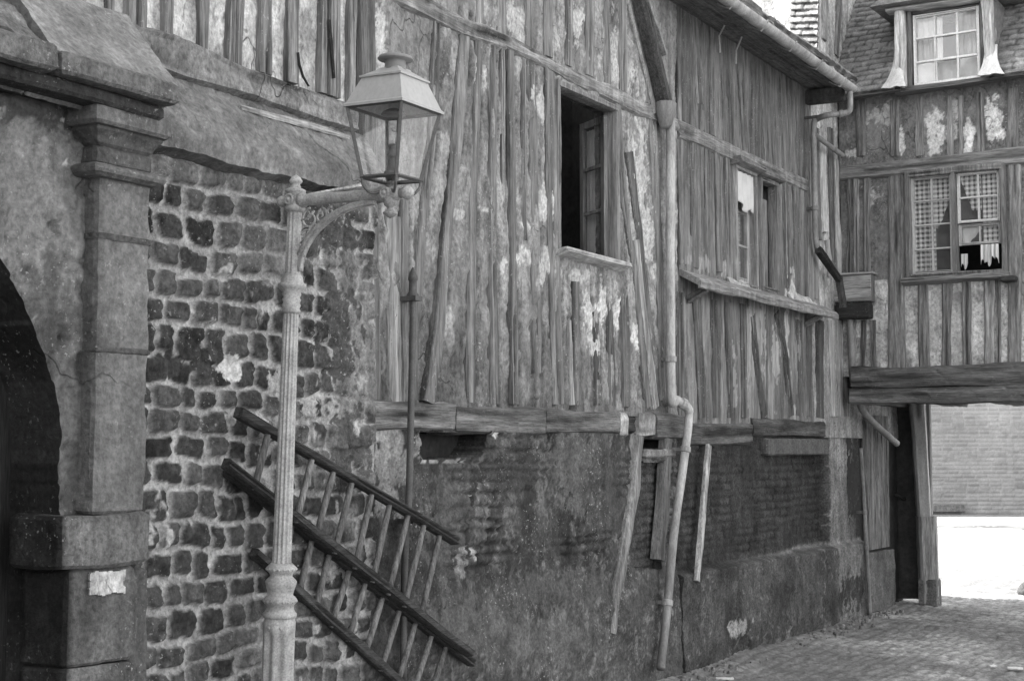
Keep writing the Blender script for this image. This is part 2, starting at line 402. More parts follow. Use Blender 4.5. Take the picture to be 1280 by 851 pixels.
def gapfield(U, V, specs, conv, seed=1):
    """open joints between timbers and their infill"""
    g = np.zeros_like(U); ins = np.zeros_like(U)
    for i, (pts, w) in enumerate(specs):
        q = sorted([conv(*p) for p in pts], key=lambda v: v[1]); a, b = pts[len(pts)//2]; w = w if np.ndim(w) == 0 else sum(w)/len(w)
        wm = abs(conv(a+w/2, b)[0]-conv(a-w/2, b)[0]); z0, z1 = q[0][1], q[-1][1]+(.15 if q[-1][1] > 3.7 else 0)
        uc = np.interp(V, [p[1] for p in q], [p[0] for p in q]); d = np.abs(U-uc); sg = np.sign(U-uc)
        m = (V > z0-.03) & (V < z1+.03); k = sst(.34, .55, vn(V*4.5+i*3, sg*5+i, seed))*(.5+.5*vn(V*30, sg*3+i, seed+2))
        g = np.maximum(g, np.exp(-((d-wm/2-.003)/.010)**2)*k*m); ins = np.maximum(ins, (d < wm/2-.004)*m)
    return g, ins
# ------------------------------------------------------------------ 1. jettied timber house over the rubble wall
h0 = root('timber_house', (0, 3.5, 0), 'jettied timber house front with pale plaster strips above the rubble stone wall', 'house')
def f_h0(U, V):
    h = -.02+(fbm(U*4, V*4, 4, 11)-.5)*.03+(fbm(U*30, V*20, 3, 12)-.5)*.008
    t = .50+.26*(fbm(U*5, V*2.2, 5, 13)-.5)
    dk = sst(.5, .68, fbm(U*16, V*3.2, 5, 14)); t = mixv(t, .27, dk*.75)
    t = patch(U, V, t, [(436, 95, 6, 30, .62), (388, 40, 10, 40, .3), (185, 20, 6, 25, .62), (345, 70, 8, 25, .5), (280, 20, 9, 40, .55)], lambda a, b: onx(a, b, 0), seed=40)
    return h, t
relief('plaster_infill', 2.2, 5.665, 3.33, 5.3, .014, f_h0, M['plaster'], h0, back=(-.15, 0, 0))
for px, w, tn in ((141, 9, .3), (165, 8, .27), (180, 7, .22), (212, 12, .24), (256, 12, .27), (291, 9, .24), (301, 7, .22), (334, 13, .26), (367, 12, .25), (405, 7, .22), (416, 9, .24), (424, 4, .4), (441, 6, .36)):
    yb = 30+(px-200)*.41
    y, z = onx(px, yb, .01); y2, _ = onx(px-1, 0, .01)
    wm = abs(onx(px+w/2, 40, .01)[0]-onx(px-w/2, 40, .01)[0])
    plank('stud', (-.015, y, 3.36), (-.015, y+random.uniform(-.02, .02), 5.3), wm, .055, (1, 0, 0), M['wood_v'], h0, tone=tn*.8, jit=.004, tv=.6, cham=.16)
for yb in (3.9, 3.72, 3.5, 3.3, 3.05, 2.8, 2.55):
    plank('stud', (-.015, yb, 3.36), (-.015, yb, 5.3), .08, .055, (1, 0, 0), M['wood_v'], h0, tone=.26)
plank('sill_beam', (-.06, 2.2, 3.325), (-.06, 5.68, 3.285), .18, .2, (1, 0, 0), M['plaster'], h0, tone=.20, jit=.012, seg=.03, tv=.8, cham=.34)
# a loose torn strip of cladding on the lower edge of the beam
plank('torn_strip', yz(300, 133, .05), yz(436, 172, .05), .022, .012, (1, 0, .3), M['wood_y'], h0, tone=.34, jit=.006)
plank('split_lath', yz(373, 66, .02), yz(386, 108, .022), .008, .012, (1, 0, 0), M['oak_v'], h0, tone=.05, jit=.003, mid=[yz(376, 90, .022)])
plank('split_lath', yz(411, 25, .022), yz(417, 98, .022), .008, .012, (1, 0, 0), M['oak_v'], h0, tone=.05, jit=.003)
MB().add(*box_vf(-4, -.35, 1.2, 5.7, 3.0, 5.4), t=.1).build('rear_block', M['dark'], h0)

rough_box('unseen_light_blocker', -4, 1.5, -9, .9, -.02, 7.0, M['render'], h0, tone=.2, res=.25, amp=.02)  # unseen mass added to keep light off faces turned toward it
mesh('unseen_blocker_roof', [(1.8, -9.2, 6.95), (1.8, 1.1, 6.95), (-1.3, -9.2, 9.4), (-1.3, 1.1, 9.4), (-4.3, -9.2, 6.95), (-4.3, 1.1, 6.95)], [(0, 1, 3, 2), (2, 3, 5, 4), (0, 2, 4), (1, 5, 3), (0, 4, 5, 1)], M['tile'], h0, .15)  # roof of the added, unseen light-blocking mass
# ------------------------------------------------------------------ 2. rubble stone wall with its weathered coping
rw = root('rubble_stone_wall', (.05, 4.9, 0), 'rubble stone wall with pale mortar joints behind the street lamp', 'wall')
def f_rub(U, V):
    mk, rd, sdm = coursed(U, V, (.105, .145), .10, .195, 31, joint=.0115, wav=.05, rnd=.48)
    gone = sst(.52, .68, fbm(U*2.3+4, V*2.0, 4, 33))*sst(4.6, 5.3, U)*.7
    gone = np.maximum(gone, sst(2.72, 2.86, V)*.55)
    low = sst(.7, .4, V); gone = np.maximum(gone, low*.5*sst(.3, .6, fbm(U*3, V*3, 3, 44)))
    m = mk*(1-gone)
    bul = np.clip(-sdm/.05, 0, 1)
    rdg = 1-np.abs(2*fbm(U*15, V*15, 4, 47)-1)*2.2
    h = .055+m*(.006+.022*rd+.008*np.sqrt(bul)+.014*(rdg-.5))+(fbm(U*8, V*8, 4, 34)-.5)*.026+(fbm(U*36, V*36, 3, 35)-.5)*.016+gone*.018
    h = h+(vn(U*60, V*60, 36)-.5)*.006*m
    stone = .03+.06*rd+.07*(fbm(U*26, V*26, 4, 37)-.5)
    mort = .34+.18*(fbm(U*7, V*7, 4, 38)-.5)+.10*(fbm(U*40, V*40, 3, 39)-.5)
    t = mixv(mort, stone, m)
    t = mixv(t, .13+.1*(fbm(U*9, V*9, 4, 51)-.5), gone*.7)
    sp = sst(.66, .74, fbm(U*19, V*13, 4, 40))*sst(.5, .6, fbm(U*2.2, V*2.2, 3, 41)); t = mixv(t, .42, sp*.8)
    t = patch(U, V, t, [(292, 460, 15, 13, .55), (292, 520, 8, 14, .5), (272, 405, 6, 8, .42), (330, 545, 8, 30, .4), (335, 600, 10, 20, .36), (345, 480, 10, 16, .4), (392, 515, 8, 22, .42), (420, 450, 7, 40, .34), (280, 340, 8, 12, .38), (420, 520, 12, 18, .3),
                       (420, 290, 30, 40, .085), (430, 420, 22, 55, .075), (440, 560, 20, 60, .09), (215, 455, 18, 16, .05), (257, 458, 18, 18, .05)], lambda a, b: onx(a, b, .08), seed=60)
    return h, np.clip(t, .02, .7)
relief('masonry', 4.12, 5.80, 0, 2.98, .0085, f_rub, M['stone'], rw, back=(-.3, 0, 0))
def cop(U, W):   # U along the wall, W from the foot of the beam (0) to the ragged lip (1)
    rag = (fbm(U*9, U*0+3, 5, 71)-.5)*.035
    x = .0+.19*W+(fbm(U*6, W*3, 4, 72)-.5)*.03*np.minimum(W*3, 1)+(fbm(U*26, W*9, 4, 73)-.5)*.026
    z = 3.215-(.285+rag)*W-.02*W**3
    lip = sst(.90, 1.0, W); x = x-lip*.03; z = z-lip*.05
    return x, z
nu, nw = 150, 36
U, W = np.meshgrid(np.linspace(4.2, 5.77, nu), np.linspace(0, 1, nw), indexing='ij')
xx, zz = cop(U, W)
t = .175+.14*(fbm(U*5, W*2.5, 5, 74)-.5)+.06*(fbm(U*30, W*10, 4, 76)-.5)+.05*sst(.6, .7, fbm(U*14, W*9, 4, 75))
grid_mesh('mortar_coping', np.stack([xx, U, zz], -1), t, None, M['render'], rw, back=(-.09, 0, -.02))
plank('split_slate', yz(380, 246, .16), yz(448, 232, .16), .018, .07, (1, 0, .2), M['stone'], rw, tone=.42, jit=.004)

# ------------------------------------------------------------------ 3. arched stone gateway
gw = root('arched_stone_gateway', (.12, 3.3, 0), 'arched stone gateway with moulded pilaster capital at the left of the alley', 'gateway')
YC, ZC, RA = 2.691, 1.55, 1.08
def f_gw(U, V):
    h = .115+(fbm(U*2.5, V*2.5, 4, 81)-.5)*.03+(fbm(U*22, V*22, 4, 82)-.5)*.024
    pl = sst(.50, .515, fbm(U*2.6+.5, V*2.1+7, 5, 83, .6)); h = h-.016*pl; pit = sst(.62, .7, fbm(U*13, V*13, 4, 88)); h = h-.010*pit
    t = .125+.15*(fbm(U*4, V*3, 5, 84)-.5)-.035*pl-.04*pit+.05*sst(.6, .7, fbm(U*12, V*9, 4, 86))
    t = patch(U, V, t, [(60, 135, 70, 26, .06), (20, 120, 40, 22, .06), (112, 330, 5, 90, .05), (82, 150, 3, 3, .6), (84, 202, 3, 7, .45), (45, 250, 30, 90, .2), (110, 560, 6, 50, .26)], lambda a, b: onx(a, b, .12), seed=85)  # first two patches: stain with the cornice's shade painted in
    return h, t
def in_arch(U, V): return (((U-YC)**2+(V-ZC)**2 < RA**2) & (V > ZC)) | ((np.abs(U-YC) < RA) & (V <= ZC))
def snap_arch(U, V, e):
    U = U.copy(); V = V.copy()
    r = np.sqrt((U-YC)**2+(V-ZC)**2); a = (V > ZC) & (np.abs(r-RA) < e*.9)
    k = np.where(a, RA/np.maximum(r, 1e-6), 1); U = YC+(U-YC)*k; V = np.where(a, ZC+(V-ZC)*k, V)
    b = (V <= ZC) & (np.abs(np.abs(U-YC)-RA) < e*.9); U = np.where(b, YC+np.sign(U-YC)*RA, U)
    return U, V
relief('wall_face', 1.3, 4.16, 0, 3.02, .013, f_gw, M['render'], gw, holes=[in_arch], snap=snap_arch, back=(-.34, 0, 0), bt=.3)  # reveal tone cut down to paint the archway's shade
# intrados blocks: the deep curved reveal is the skirt of the face; a timber gate closes it
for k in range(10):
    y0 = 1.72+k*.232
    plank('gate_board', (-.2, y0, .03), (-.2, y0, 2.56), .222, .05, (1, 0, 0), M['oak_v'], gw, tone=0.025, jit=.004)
rough_box('pilaster_shaft', .06, .19, 3.855, 4.13, 1.37, 2.69, M['render'], gw, tone=0.144, amp=0.014, tv=.5)
rough_box('pilaster_joint', .06, .197, 3.848, 4.137, 1.985, 2.02, M['stone'], gw, tone=0.086, amp=.012)
rough_box('pilaster_joint', .06, .197, 3.848, 4.137, 2.43, 2.455, M['stone'], gw, tone=0.079, amp=.010)
rough_box('capital_astragal', .04, .235, 3.79, 4.14, 2.665, 2.715, M['render'], gw, tone=0.122, amp=.004, prof=lambda s: .018*math.sin(s*math.pi))
rough_box('capital_neck', .04, .20, 3.83, 4.125, 2.715, 2.79, M['render'], gw, tone=0.086, amp=.005)
rough_box('capital_cavetto', .04, .20, 3.83, 4.125, 2.79, 2.86, M['render'], gw, tone=0.094, amp=.004, prof=lambda s: .045*s*s)
rough_box('capital_abacus', .03, .265, 3.765, 4.17, 2.86, 2.945, M['render'], gw, tone=0.130, amp=.006)
rough_box('frieze_block', .03, .17, 3.83, 4.13, 2.945, 3.03, M['render'], gw, tone=.045, amp=.006)  # dark tone holds stain plus painted shade under the cornice
rough_box('cornice_slab', .0, .345, 3.52, 4.13, 2.985, 3.068, M['stone'], gw, tone=0.151, amp=0.006, tv=.5)
rough_box('cornice_slab', .0, .36, 1.3, 3.505, 2.975, 3.075, M['stone'], gw, tone=0.122, amp=0.016, tv=.9)
rough_box('cornice_shade_block', .03, .285, 1.3, 4.105, 2.925, 2.982, M['stone'], gw, tone=.04, amp=.006)  # dark block added to stand in for the shade under the cornice
def slope(name, y0, y1, x0, z0, x1, z1, tone, seed, amp=.012):
    U, W = np.meshgrid(np.linspace(y0, y1, int((y1-y0)/.016)+2), np.linspace(0, 1, 32), indexing='ij')
    n = (fbm(U*4, W*2, 4, seed)-.5)*amp*2+(fbm(U*26, W*10, 3, seed+1)-.5)*.009
    P = np.stack([x0+(x1-x0)*W+n*.7, U, z0+(z1-z0)*W+n*.7], -1)
    t = tone*(1+.8*(fbm(U*4, W*2, 5, seed+2)-.5))
    return U, W, P, t
U, W, P, t = slope('x', 3.50, 4.13, .325, 3.062, .035, 3.40, .23, 91)
grid_mesh('mortar_weathering', P, t, None, M['render'], gw, back=(-.15, 0, -.15))
U, W, P, t = slope('x', 1.3, 3.49, .33, 3.07, .035, 3.36, .15, 95, .05)
wh = sst(.55, .66, fbm(U*9, W*4, 5, 97))*sst(.55, .2, W); t = mixv(t, .46, wh)
grid_mesh('mortar_weathering', P, t, None, M['stone'], gw, back=(-.15, 0, -.15))
rough_box('impost_block', -.07, .225, 3.68, 4.12, 1.17, 1.37, M['stone'], gw, tone=0.122, amp=0.017, tv=.6, cham=.015, painted_shade=True)  # jamb-side faces of these stones carry painted archway shade
rough_box('pedestal_stone', -.07, .185, 3.75, 4.10, .80, 1.165, M['stone'], gw, tone=0.108, amp=0.017, tv=.6, painted_shade=True)
rough_box('pedestal_stone', -.07, .20, 3.735, 4.11, .42, .795, M['stone'], gw, tone=0.130, amp=0.020, tv=.8, painted_shade=True)
rough_box('pedestal_foot', -.07, .24, 3.70, 4.16, 0, .415, M['stone'], gw, tone=0.108, amp=0.024, painted_shade=True)
rough_box('buttress_stone', .0, .115, 4.10, 4.24, .5, 1.14, M['render'], gw, tone=0.086, amp=0.020)
rough_box('buttress_stone', .0, .13, 4.10, 4.25, .0, .50, M['stone'], gw, tone=0.094, amp=0.020)
U, V = np.meshgrid(np.linspace(3.83, 4.03, 40), np.linspace(1.055, 1.165, 26), indexing='ij')
ed_ = np.minimum(np.minimum(U-3.83, 4.03-U), np.minimum(V-1.055, 1.165-V))/.03+(fbm(U*30, V*30, 4, 3)-.5)*.9
grid_mesh('limewash_patch', np.stack([.1995+(fbm(U*30, V*30, 3, 3)-.5)*.008, U, V], -1), .52+.3*(fbm(U*24, V*24, 4, 5)-.5), (ed_[1:, 1:] > .45), M['plaster'], gw, back=(-.01, 0, 0))

# ------------------------------------------------------------------ 4. big timber framed house with the open window
h1 = root('timber_house', (0, 7.6, 0), 'tall close studded timber house front with an open casement window, behind the lantern', 'house')
W1 = [onx(694, 99, 0), onx(765, 133, 0), onx(775, 334, 0), onx(702, 316, 0)]
wy0, wy1, wz0, wz1 = 7.79, 8.60, 2.86, 3.93
cH = lambda a, b: onx(a, b, 0)
# corner post and studs under the rail
ST = [([(462, -40), (461, 0), (466, 300), (470, 500)], 16, .22), ([(494, 270), (494, 400), (497, 502)], 15, .34), ([(508, 250), (507, 400), (508, 502)], 9, .28),
      ([(547, 33), (541, 180), (528, 290), (519, 440), (517, 500)], 10, .22), ([(582, 50), (572, 180), (562, 270), (552, 400), (538, 503)], [14, 13, 11, 11, 12], .25),
      ([(599, 62), (592, 250), (590, 503)], 10, .22), ([(617, 70), (618, 300), (620, 505)], 9, .24), ([(639, 80), (642, 300), (645, 505)], 9, .20), ([(664, 92), (671, 300), (673, 466)], 10, .20), ([(689, 96), (694, 315), (700, 505)], 13, .23),
      ([(721, 352), (723, 506)], 8, .2), ([(743, 353), (747, 430), (749, 506)], [5, 9, 9], .13), ([(762, 354), (765, 430), (766, 507)], [4, 8, 8], .16), ([(782, 345), (785, 430), (786, 508)], 6, .18),
      ([(773, 150), (781, 250), (797, 360), (812, 509)], 7, .19), ([(788, 190), (800, 290), (815, 420), (829, 505)], 7, .18), ([(796, 300), (806, 400), (822, 509)], 7, .44), ([(818, 160), (826, 350), (830, 500)], 9, .22), ([(776, 340), (780, 420), (782, 508)], 5, .2),
      ([(712, 400), (716, 506)], 4, .42), ([(629, 90), (630, 260)], 5, .3), ([(586, 440), (587, 500)], 4, .36), ([(655, 90), (657, 300)], 4, .28)]
def f_h1(U, V):
    h = -.004+(fbm(U*3, V*1.4, 4, 101)-.5)*.036+(fbm(U*11, V*6, 4, 102)-.5)*.030+(fbm(U*45, V*38, 3, 103)-.5)*.010
    t = .235+.24*(fbm(U*6, V*2.2, 5, 104)-.5)+.12*(fbm(U*26, V*16, 4, 115)-.5)
    st = sst(.45, .68, fbm(U*20, V*1.6, 4, 105)); t = t*(1-.4*st)
    lm = sst(.58, .70, fbm(U*9, V*4.5, 5, 106)); t = mixv(t, .44, lm*.6)
    bare = sst(.56, .62, fbm(U*5, V*3.4+3, 5, 107))*sst(3.0, 2.3, V); t = mixv(t, .14, bare*.6); h = h-.016*bare
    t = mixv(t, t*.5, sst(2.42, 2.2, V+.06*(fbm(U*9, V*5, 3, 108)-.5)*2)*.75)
    t0 = t
    t = patch(U, V, t, [(736, 388, 6, 20, .56), (753, 380, 5, 24, .56), (772, 395, 5, 18, .54), (742, 430, 8, 16, .45), (797, 420, 8, 16, .56), (722, 345, 18, 9, .46), (676, 130, 10, 22, .56), (683, 250, 9, 26, .5), (628, 335, 5, 14, .60),
                        (655, 320, 8, 10, .62), (682, 330, 8, 26, .5), (604, 262, 7, 6, .6), (657, 282, 6, 6, .55), (575, 268, 9, 5, .5), (560, 185, 8, 20, .42), (600, 110, 8, 30, .42), (478, 60, 8, 50, .5), (645, 30, 10, 20, .45), (720, 30, 10, 24, .46), (770, 70, 20, 40, .4), (800, 220, 10, 60, .46), (808, 300, 9, 50, .46),
                        (568, 470, 16, 34, .11), (600, 470, 14, 30, .11), (520, 380, 14, 70, .13), (690, 465, 12, 24, .13), (475, 300, 10, 40, .2), (475, 360, 9, 14, .3), (475, 440, 12, 40, .15), (792, 470, 12, 34, .2), (640, 450, 10, 40, .2), (530, 320, 8, 50, .2)], cH, seed=120)
    g, ins = gapfield(U, V, [(p, w) for p, w, _ in ST], cH, 128); h = h-.045*g+.012*np.clip(t-t0, -.1, .4); t = t*(1-.72*g)*(1+.6*(fbm(U*.9, V*.9, 3, 129)-.5)); h = np.where(ins > .5, np.minimum(h, .004), h)
    return h, np.clip(t, .02, .75)
relief('plaster_infill', 5.79, 9.60, 1.84, 5.6, .0125, f_h1, M['plaster'], h1, holes=[[(wy0, wz0), (wy1, wz0), (wy1, wz1), (wy0, wz1)]], back=(-.16, 0, 0), bt=.25)  # edge tone lowered to paint the shade of the gap between houses
# rail (girding beam) and bressummer
plank('girding_beam', (-.06, 5.76, 4.04), (-.06, 9.60, 4.005), .15, .15, (1, 0, 0), M['wood_y'], h1, tone=.24, jit=.012, tv=.7, seg=.03, cham=.36)
for a, b, tn in ((5.76, 6.62, .17), (6.625, 7.62, .125), (7.625, 8.62, .14), (8.90, 9.16, .30), (8.625, 8.74, .32)):
    plank('bressummer', (-.088, a, 1.785), (-.088, b, 1.785), .165, .20, (1, 0, 0), M['plaster'] if tn > .25 else M['oak_y'], h1, tone=tn, jit=.008, tv=.9, seg=.03, cham=.2)
plank('bressummer', (-.105, 8.74, 1.785), (-.105, 8.90, 1.785), .15, .18, (1, 0, 0), M['oak_y'], h1, tone=.05, jit=.012)
plank('bressummer', (-.08, 9.16, 1.775), (-.08, 9.60, 1.775), .17, .22, (1, 0, 0), M['oak_y'], h1, tone=.12, jit=.008, seg=.03, cham=.2)
for pts, w, tn in ST:
    stud(h1, pts, w, X=random.uniform(-.002, .012), d=.07, tone=tn*.74, jit=.0038, tv=.7, cham=.14)
# studs above the rail (they run up beyond the frame)
for px, py, w, tn in ((492, -2, 14, .25), (520, 10, 8, .26), (600, 10, 8, .3), (628, 30, 9, .26), (662, 45, 9, .24), (687, 58, 10, .25), (712, 72, 8, .28), (738, 85, 11, .27), (760, 98, 7, .28), (781, 108, 8, .27), (812, 120, 9, .3)):
    y, z = onx(px, py, .01); wm = abs(onx(px+w/2, 40, .01)[0]-onx(px-w/2, 40, .01)[0])
    plank('stud', (-.015, y, 4.07), (-.015, y+random.uniform(-.05, .02), 5.6), wm, .055, (1, 0, 0), M['wood_v'], h1, tone=tn*.75, jit=.004, tv=.7, cham=.15)
y0, z0 = onx(836, 140, .05); y1, z1 = onx(802, 0, .05)
yt = y1+(y1-y0)*.6; zt = z1+(z1-z0)*.6
plank('raking_strut', (.0, y0-.13, z0-.02), (.0, yt-.13, zt), .09, .05, (1, 0, 0), M['wood_v'], h1, tone=.33)
# masonry under the bressummer
vent = [onx(528, 541, 0), onx(613, 537, 0), onx(607, 556, 0), onx(597, 572, 0), onx(533, 574, 0), onx(527, 560, 0)]
slot = [onx(800, 543, 0), onx(836, 545, 0), onx(834, 561, 0), onx(800, 562, 0)]
niche = [onx(799, 577, 0), onx(831, 577, 0), onx(826, 712, 0), onx(786, 708, 0)]
def f_m1(U, V):
    mk, rd, sdm = coursed(U, V, (.05, .085), .10, .3, 141, joint=.009, wav=.03, rnd=.4)
    vis = sst(.42, .6, fbm(U*1.6, V*2.2, 4, 142))*sst(.8, 1.0, V)
    h = (fbm(U*2, V*2, 4, 143)-.5)*.06+(fbm(U*9, V*14, 4, 144)-.5)*.035+(fbm(U*40, V*40, 3, 145)-.5)*.014+vis*(mk-.5)*.020
    base = .042*sst(.95, .45, V); h = h+base
    t = .050+.055*(fbm(U*3.5, V*3, 5, 146)-.5)+.03*(fbm(U*24, V*24, 4, 147)-.5)+.04*(fbm(U*14, V*1.1, 4, 157)-.5)
    t = t+vis*(.03*rd-.03*(1-mk))
    lo = sst(1.0, .6, V+.25*(fbm(U*2, V*2, 3, 148)-.5)); t = mixv(t, .082+.10*(fbm(U*4, V*6, 5, 149)-.5), lo*.85)
    sp = sst(.56, .66, fbm(U*24, V*26, 5, 150, .65))*sst(.48, .58, fbm(U*2.4+2, V*2.6, 3, 151)); t = mixv(t, .26, sp*.45)
    stv = sst(.56, .72, fbm(U*13, V*.9, 4, 152))*sst(1.0, 1.3, V); t = mixv(t, .2, stv*.5)
    t = patch(U, V, t, [(490, 580, 34, 60, .22), (485, 560, 14, 26, .34), (622, 542, 10, 4, .6), (560, 576, 24, 2, .3), (578, 705, 9, 18, .24), (590, 690, 5, 9, .34), (640, 585, 60, 30, .055), (560, 640, 30, 50, .09), (720, 580, 40, 50, .11), (760, 620, 30, 60, .07), (570, 780, 60, 40, .10), (680, 800, 40, 30, .12), (690, 730, 60, 20, .09)], cH, seed=160)
    return h, np.clip(t, .02, .6)
relief('base_masonry', 5.79, 9.50, 0, 1.72, .0125, f_m1, M['stone'], h1, holes=[vent, slot, niche], back=(-.22, 0, 0))
MB().add(*box_vf(-.24, -.2, 5.7, 9.6, 0, 1.7), t=.03).build('base_core', M['dark'], h1)
U, V = np.meshgrid(np.linspace(8.6, 9.5, 70), np.linspace(.6, 1.62, 80), indexing='ij')
mk, rd, _ = coursed(U, V, (.05, .07), .16, .24, 171, joint=.008, wav=.01, rnd=.3)
grid_mesh('blocked_doorway', np.stack([-.07+mk*.01+(fbm(U*20, V*20, 3, 9)-.5)*.012, U, V], -1), .045+.03*rd*mk, None, M['brick'], h1, back=(-.08, 0, 0))
y, z = onx(820, 572, .02); rough_box('door_lintel', -.1, .035, 8.98, 9.46, 1.555, 1.615, M['stone'], h1, tone=.24, amp=.01)
stud(h1, [(802, 545), (792, 640), (775, 735), (768, 792)], 9, X=.05, d=.07, tone=.22, name='raking_door_post', jit=.008, tv=.6)
stud(h1, [(838, 548), (833, 640), (828, 700)], 7, X=.03, d=.07, tone=.15, name='raking_door_post', jit=.006)
# window: frame, sill, open casements
wf = MB()
for a in (((-.03, wy0+.0, wz0-.02), (-.03, wy0, wz1+.02), .05), ((-.03, wy1, wz0-.02), (-.03, wy1, wz1+.02), .06)):
    V_, F_, t_ = plank_vf(a[0], a[1], a[2], .09, (1, 0, 0), jit=.003, tone=.2); wf.add(V_, F_, t_)
for z_, tn in ((wz1, .2),):
    V_, F_, t_ = plank_vf((-.03, wy0, z_), (-.03, wy1, z_), .05, .10, (1, 0, 0), jit=.003, tone=tn); wf.add(V_, F_, t_)
win = wf.build('window', M['wood_v'], h1)
plank('window_sill', (.02, wy0-.03, wz0-.012), (.02, wy1+.05, wz0-.02), .034, .14, (1, 0, .25), M['wood_y'], win, tone=.42, jit=.004)
def casement(name, a, b, z0, z1, wd, par, tone, bars=(.35, .66), glass=True, curtain=True):
    """an opened sash between plan points a and b"""
    a = np.array(a); b = np.array(b); d = (b-a)/np.linalg.norm(b-a); nn = np.array([d[1], -d[0]])
    m = MB(); P3 = lambda q, z: (q[0], q[1], z)
    for q in (a+d*wd/2, b-d*wd/2): V_, F_, t_ = plank_vf(P3(q, z0), P3(q, z1), wd, .035, (nn[0], nn[1], 0), jit=.0015, tone=tone, seg=.1); m.add(V_, F_, t_)
    for z, ww in [(z0+wd/2, wd), (z1-wd/2, wd)]+[(z0+(z1-z0)*k, .022) for k in bars]:
        V_, F_, t_ = plank_vf(P3(a+d*wd, z), P3(b-d*wd, z), ww, .03, (nn[0], nn[1], 0), jit=.001, tone=tone, seg=.1); m.add(V_, F_, t_)
    cs = m.build(name, M['wood_v'], par)
    if glass:
        q0, q1 = a+d*wd*.6, b-d*wd*.6
        g = MB().add([P3(q0-nn*.003, z0+.02), P3(q1-nn*.003, z0+.02), P3(q1-nn*.003, z1-.02), P3(q0-nn*.003, z1-.02), P3(q0+nn*.003, z0+.02), P3(q1+nn*.003, z0+.02), P3(q1+nn*.003, z1-.02), P3(q0+nn*.003, z1-.02)],
                     [(0, 1, 2, 3), (7, 6, 5, 4), (0, 4, 5, 1), (1, 5, 6, 2), (2, 6, 7, 3), (3, 7, 4, 0)]).build('pane', M['pane'], par)
    return cs
cs = casement('casement', (-.05, wy1-.05), (-.33, wy1+.12), wz0+.03, wz1-.05, .045, win, .16)
cs2 = casement('casement', (-.05, wy0+.05), (-.31, wy0-.24), wz0+.03, wz1-.05, .045, win, .05)
def curtain(name, P0, P1, z0, z1, mat, label, folds=9, amp=.02, n=(1, 0), group=None, bottom=None, rep=1.0):
    """hanging folded cloth along the plan line P0-P1"""
    P0 = np.array(P0); P1 = np.array(P1); m = folds*8; k = 16
    s, tt = np.meshgrid(np.linspace(0, 1, m), np.linspace(0, 1, k), indexing='ij')
    off = amp*np.sin(s*folds*2*np.pi+np.sin(tt*3)*.4)*(.4+.6*tt)
    lo = z0 if bottom is None else z0+bottom(s)
    z = z1+(lo-z1)*tt
    P = np.stack([P0[0]+(P1[0]-P0[0])*s+off*n[0], P0[1]+(P1[1]-P0[1])*s+off*n[1], z], -1)
    idx = np.arange(m*k).reshape(m, k); F = np.stack([idx[:-1, :-1], idx[1:, :-1], idx[1:, 1:], idx[:-1, 1:]], -1).reshape(-1, 4)
    L = np.linalg.norm(P1-P0); uv = np.stack([s.ravel()*L*rep, (z.ravel())*rep], 1)
    o = mesh(name, P.reshape(-1, 3), F, mat, None, .5, True, uv)
    so = o.modifiers.new('cloth', 'SOLIDIFY'); so.thickness = .003
    return tag(o, label, 'curtain' if 'curtain' in name else 'cloth', group)
curtain('curtain', (-.10, wy1+.02), (-.345, wy1+.17), wz0+.06, wz1-.10, M['lace'], 'dim net curtain behind the open casement of the tall dark window', 7, .010, (0, 1))
# rear mass and roof of the house
MB().add(*box_vf(-4, -1.0, 5.7, 9.6, 0, 5.6), t=.05).build('rear_block', M['dark'], h1)
MB().add(*box_vf(-1.0, -.17, 5.72, 9.58, 2.0, 2.06), t=.05).build('floor_boards', M['dark'], h1)

# ------------------------------------------------------------------ 5. grey boarded house with the pent roof
h2 = root('timber_house', (0, 11.0, 0), 'grey boarded timber house with a narrow pent roof and a gutter along its eaves', 'house')
wA = (10.67, 11.13, 2.93, 3.89); wB = (11.22, 11.62, 2.95, 3.88)
ST2 = [([(868, 20), (876, 130)], 8, .2), ([(890, 20), (893, 170)], 6, .23), ([(905, 30), (912, 200)], 9, .18), ([(925, 50), (936, 215)], 8, .2), ([(955, 70), (963, 215)], 9, .19), ([(978, 80), (985, 215)], 7, .22), ([(1000, 95), (1003, 225)], 9, .17),
                   ([(852, 180), (855, 330)], 8, .22), ([(868, 190), (870, 335)], 8, .18), ([(885, 195), (887, 340)], 7, .19), ([(898, 200), (901, 340)], 6, .24), ([(910, 205), (914, 350)], 6, .23), ([(982, 235), (986, 360)], 6, .19), ([(995, 240), (998, 370)], 7, .17), ([(1008, 245), (1011, 372)], 6, .2), ([(1017, 250), (1022, 374)], 4, .33),
                   ([(852, 365), (852, 520)], 9, .16), ([(872, 372), (880, 522)], 9, .13), ([(894, 375), (897, 522)], 9, .14), ([(911, 378), (914, 522)], 7, .15), ([(930, 380), (932, 522)], 6, .14), ([(941, 395), (948, 460), (957, 520)], 6, .09), ([(972, 390), (984, 450), (990, 520)], 6, .11), ([(1000, 400), (1001, 520)], 8, .12), ([(1013, 400), (1012, 520)], 6, .16), ([(1026, 400), (1026, 522)], 9, .1)]
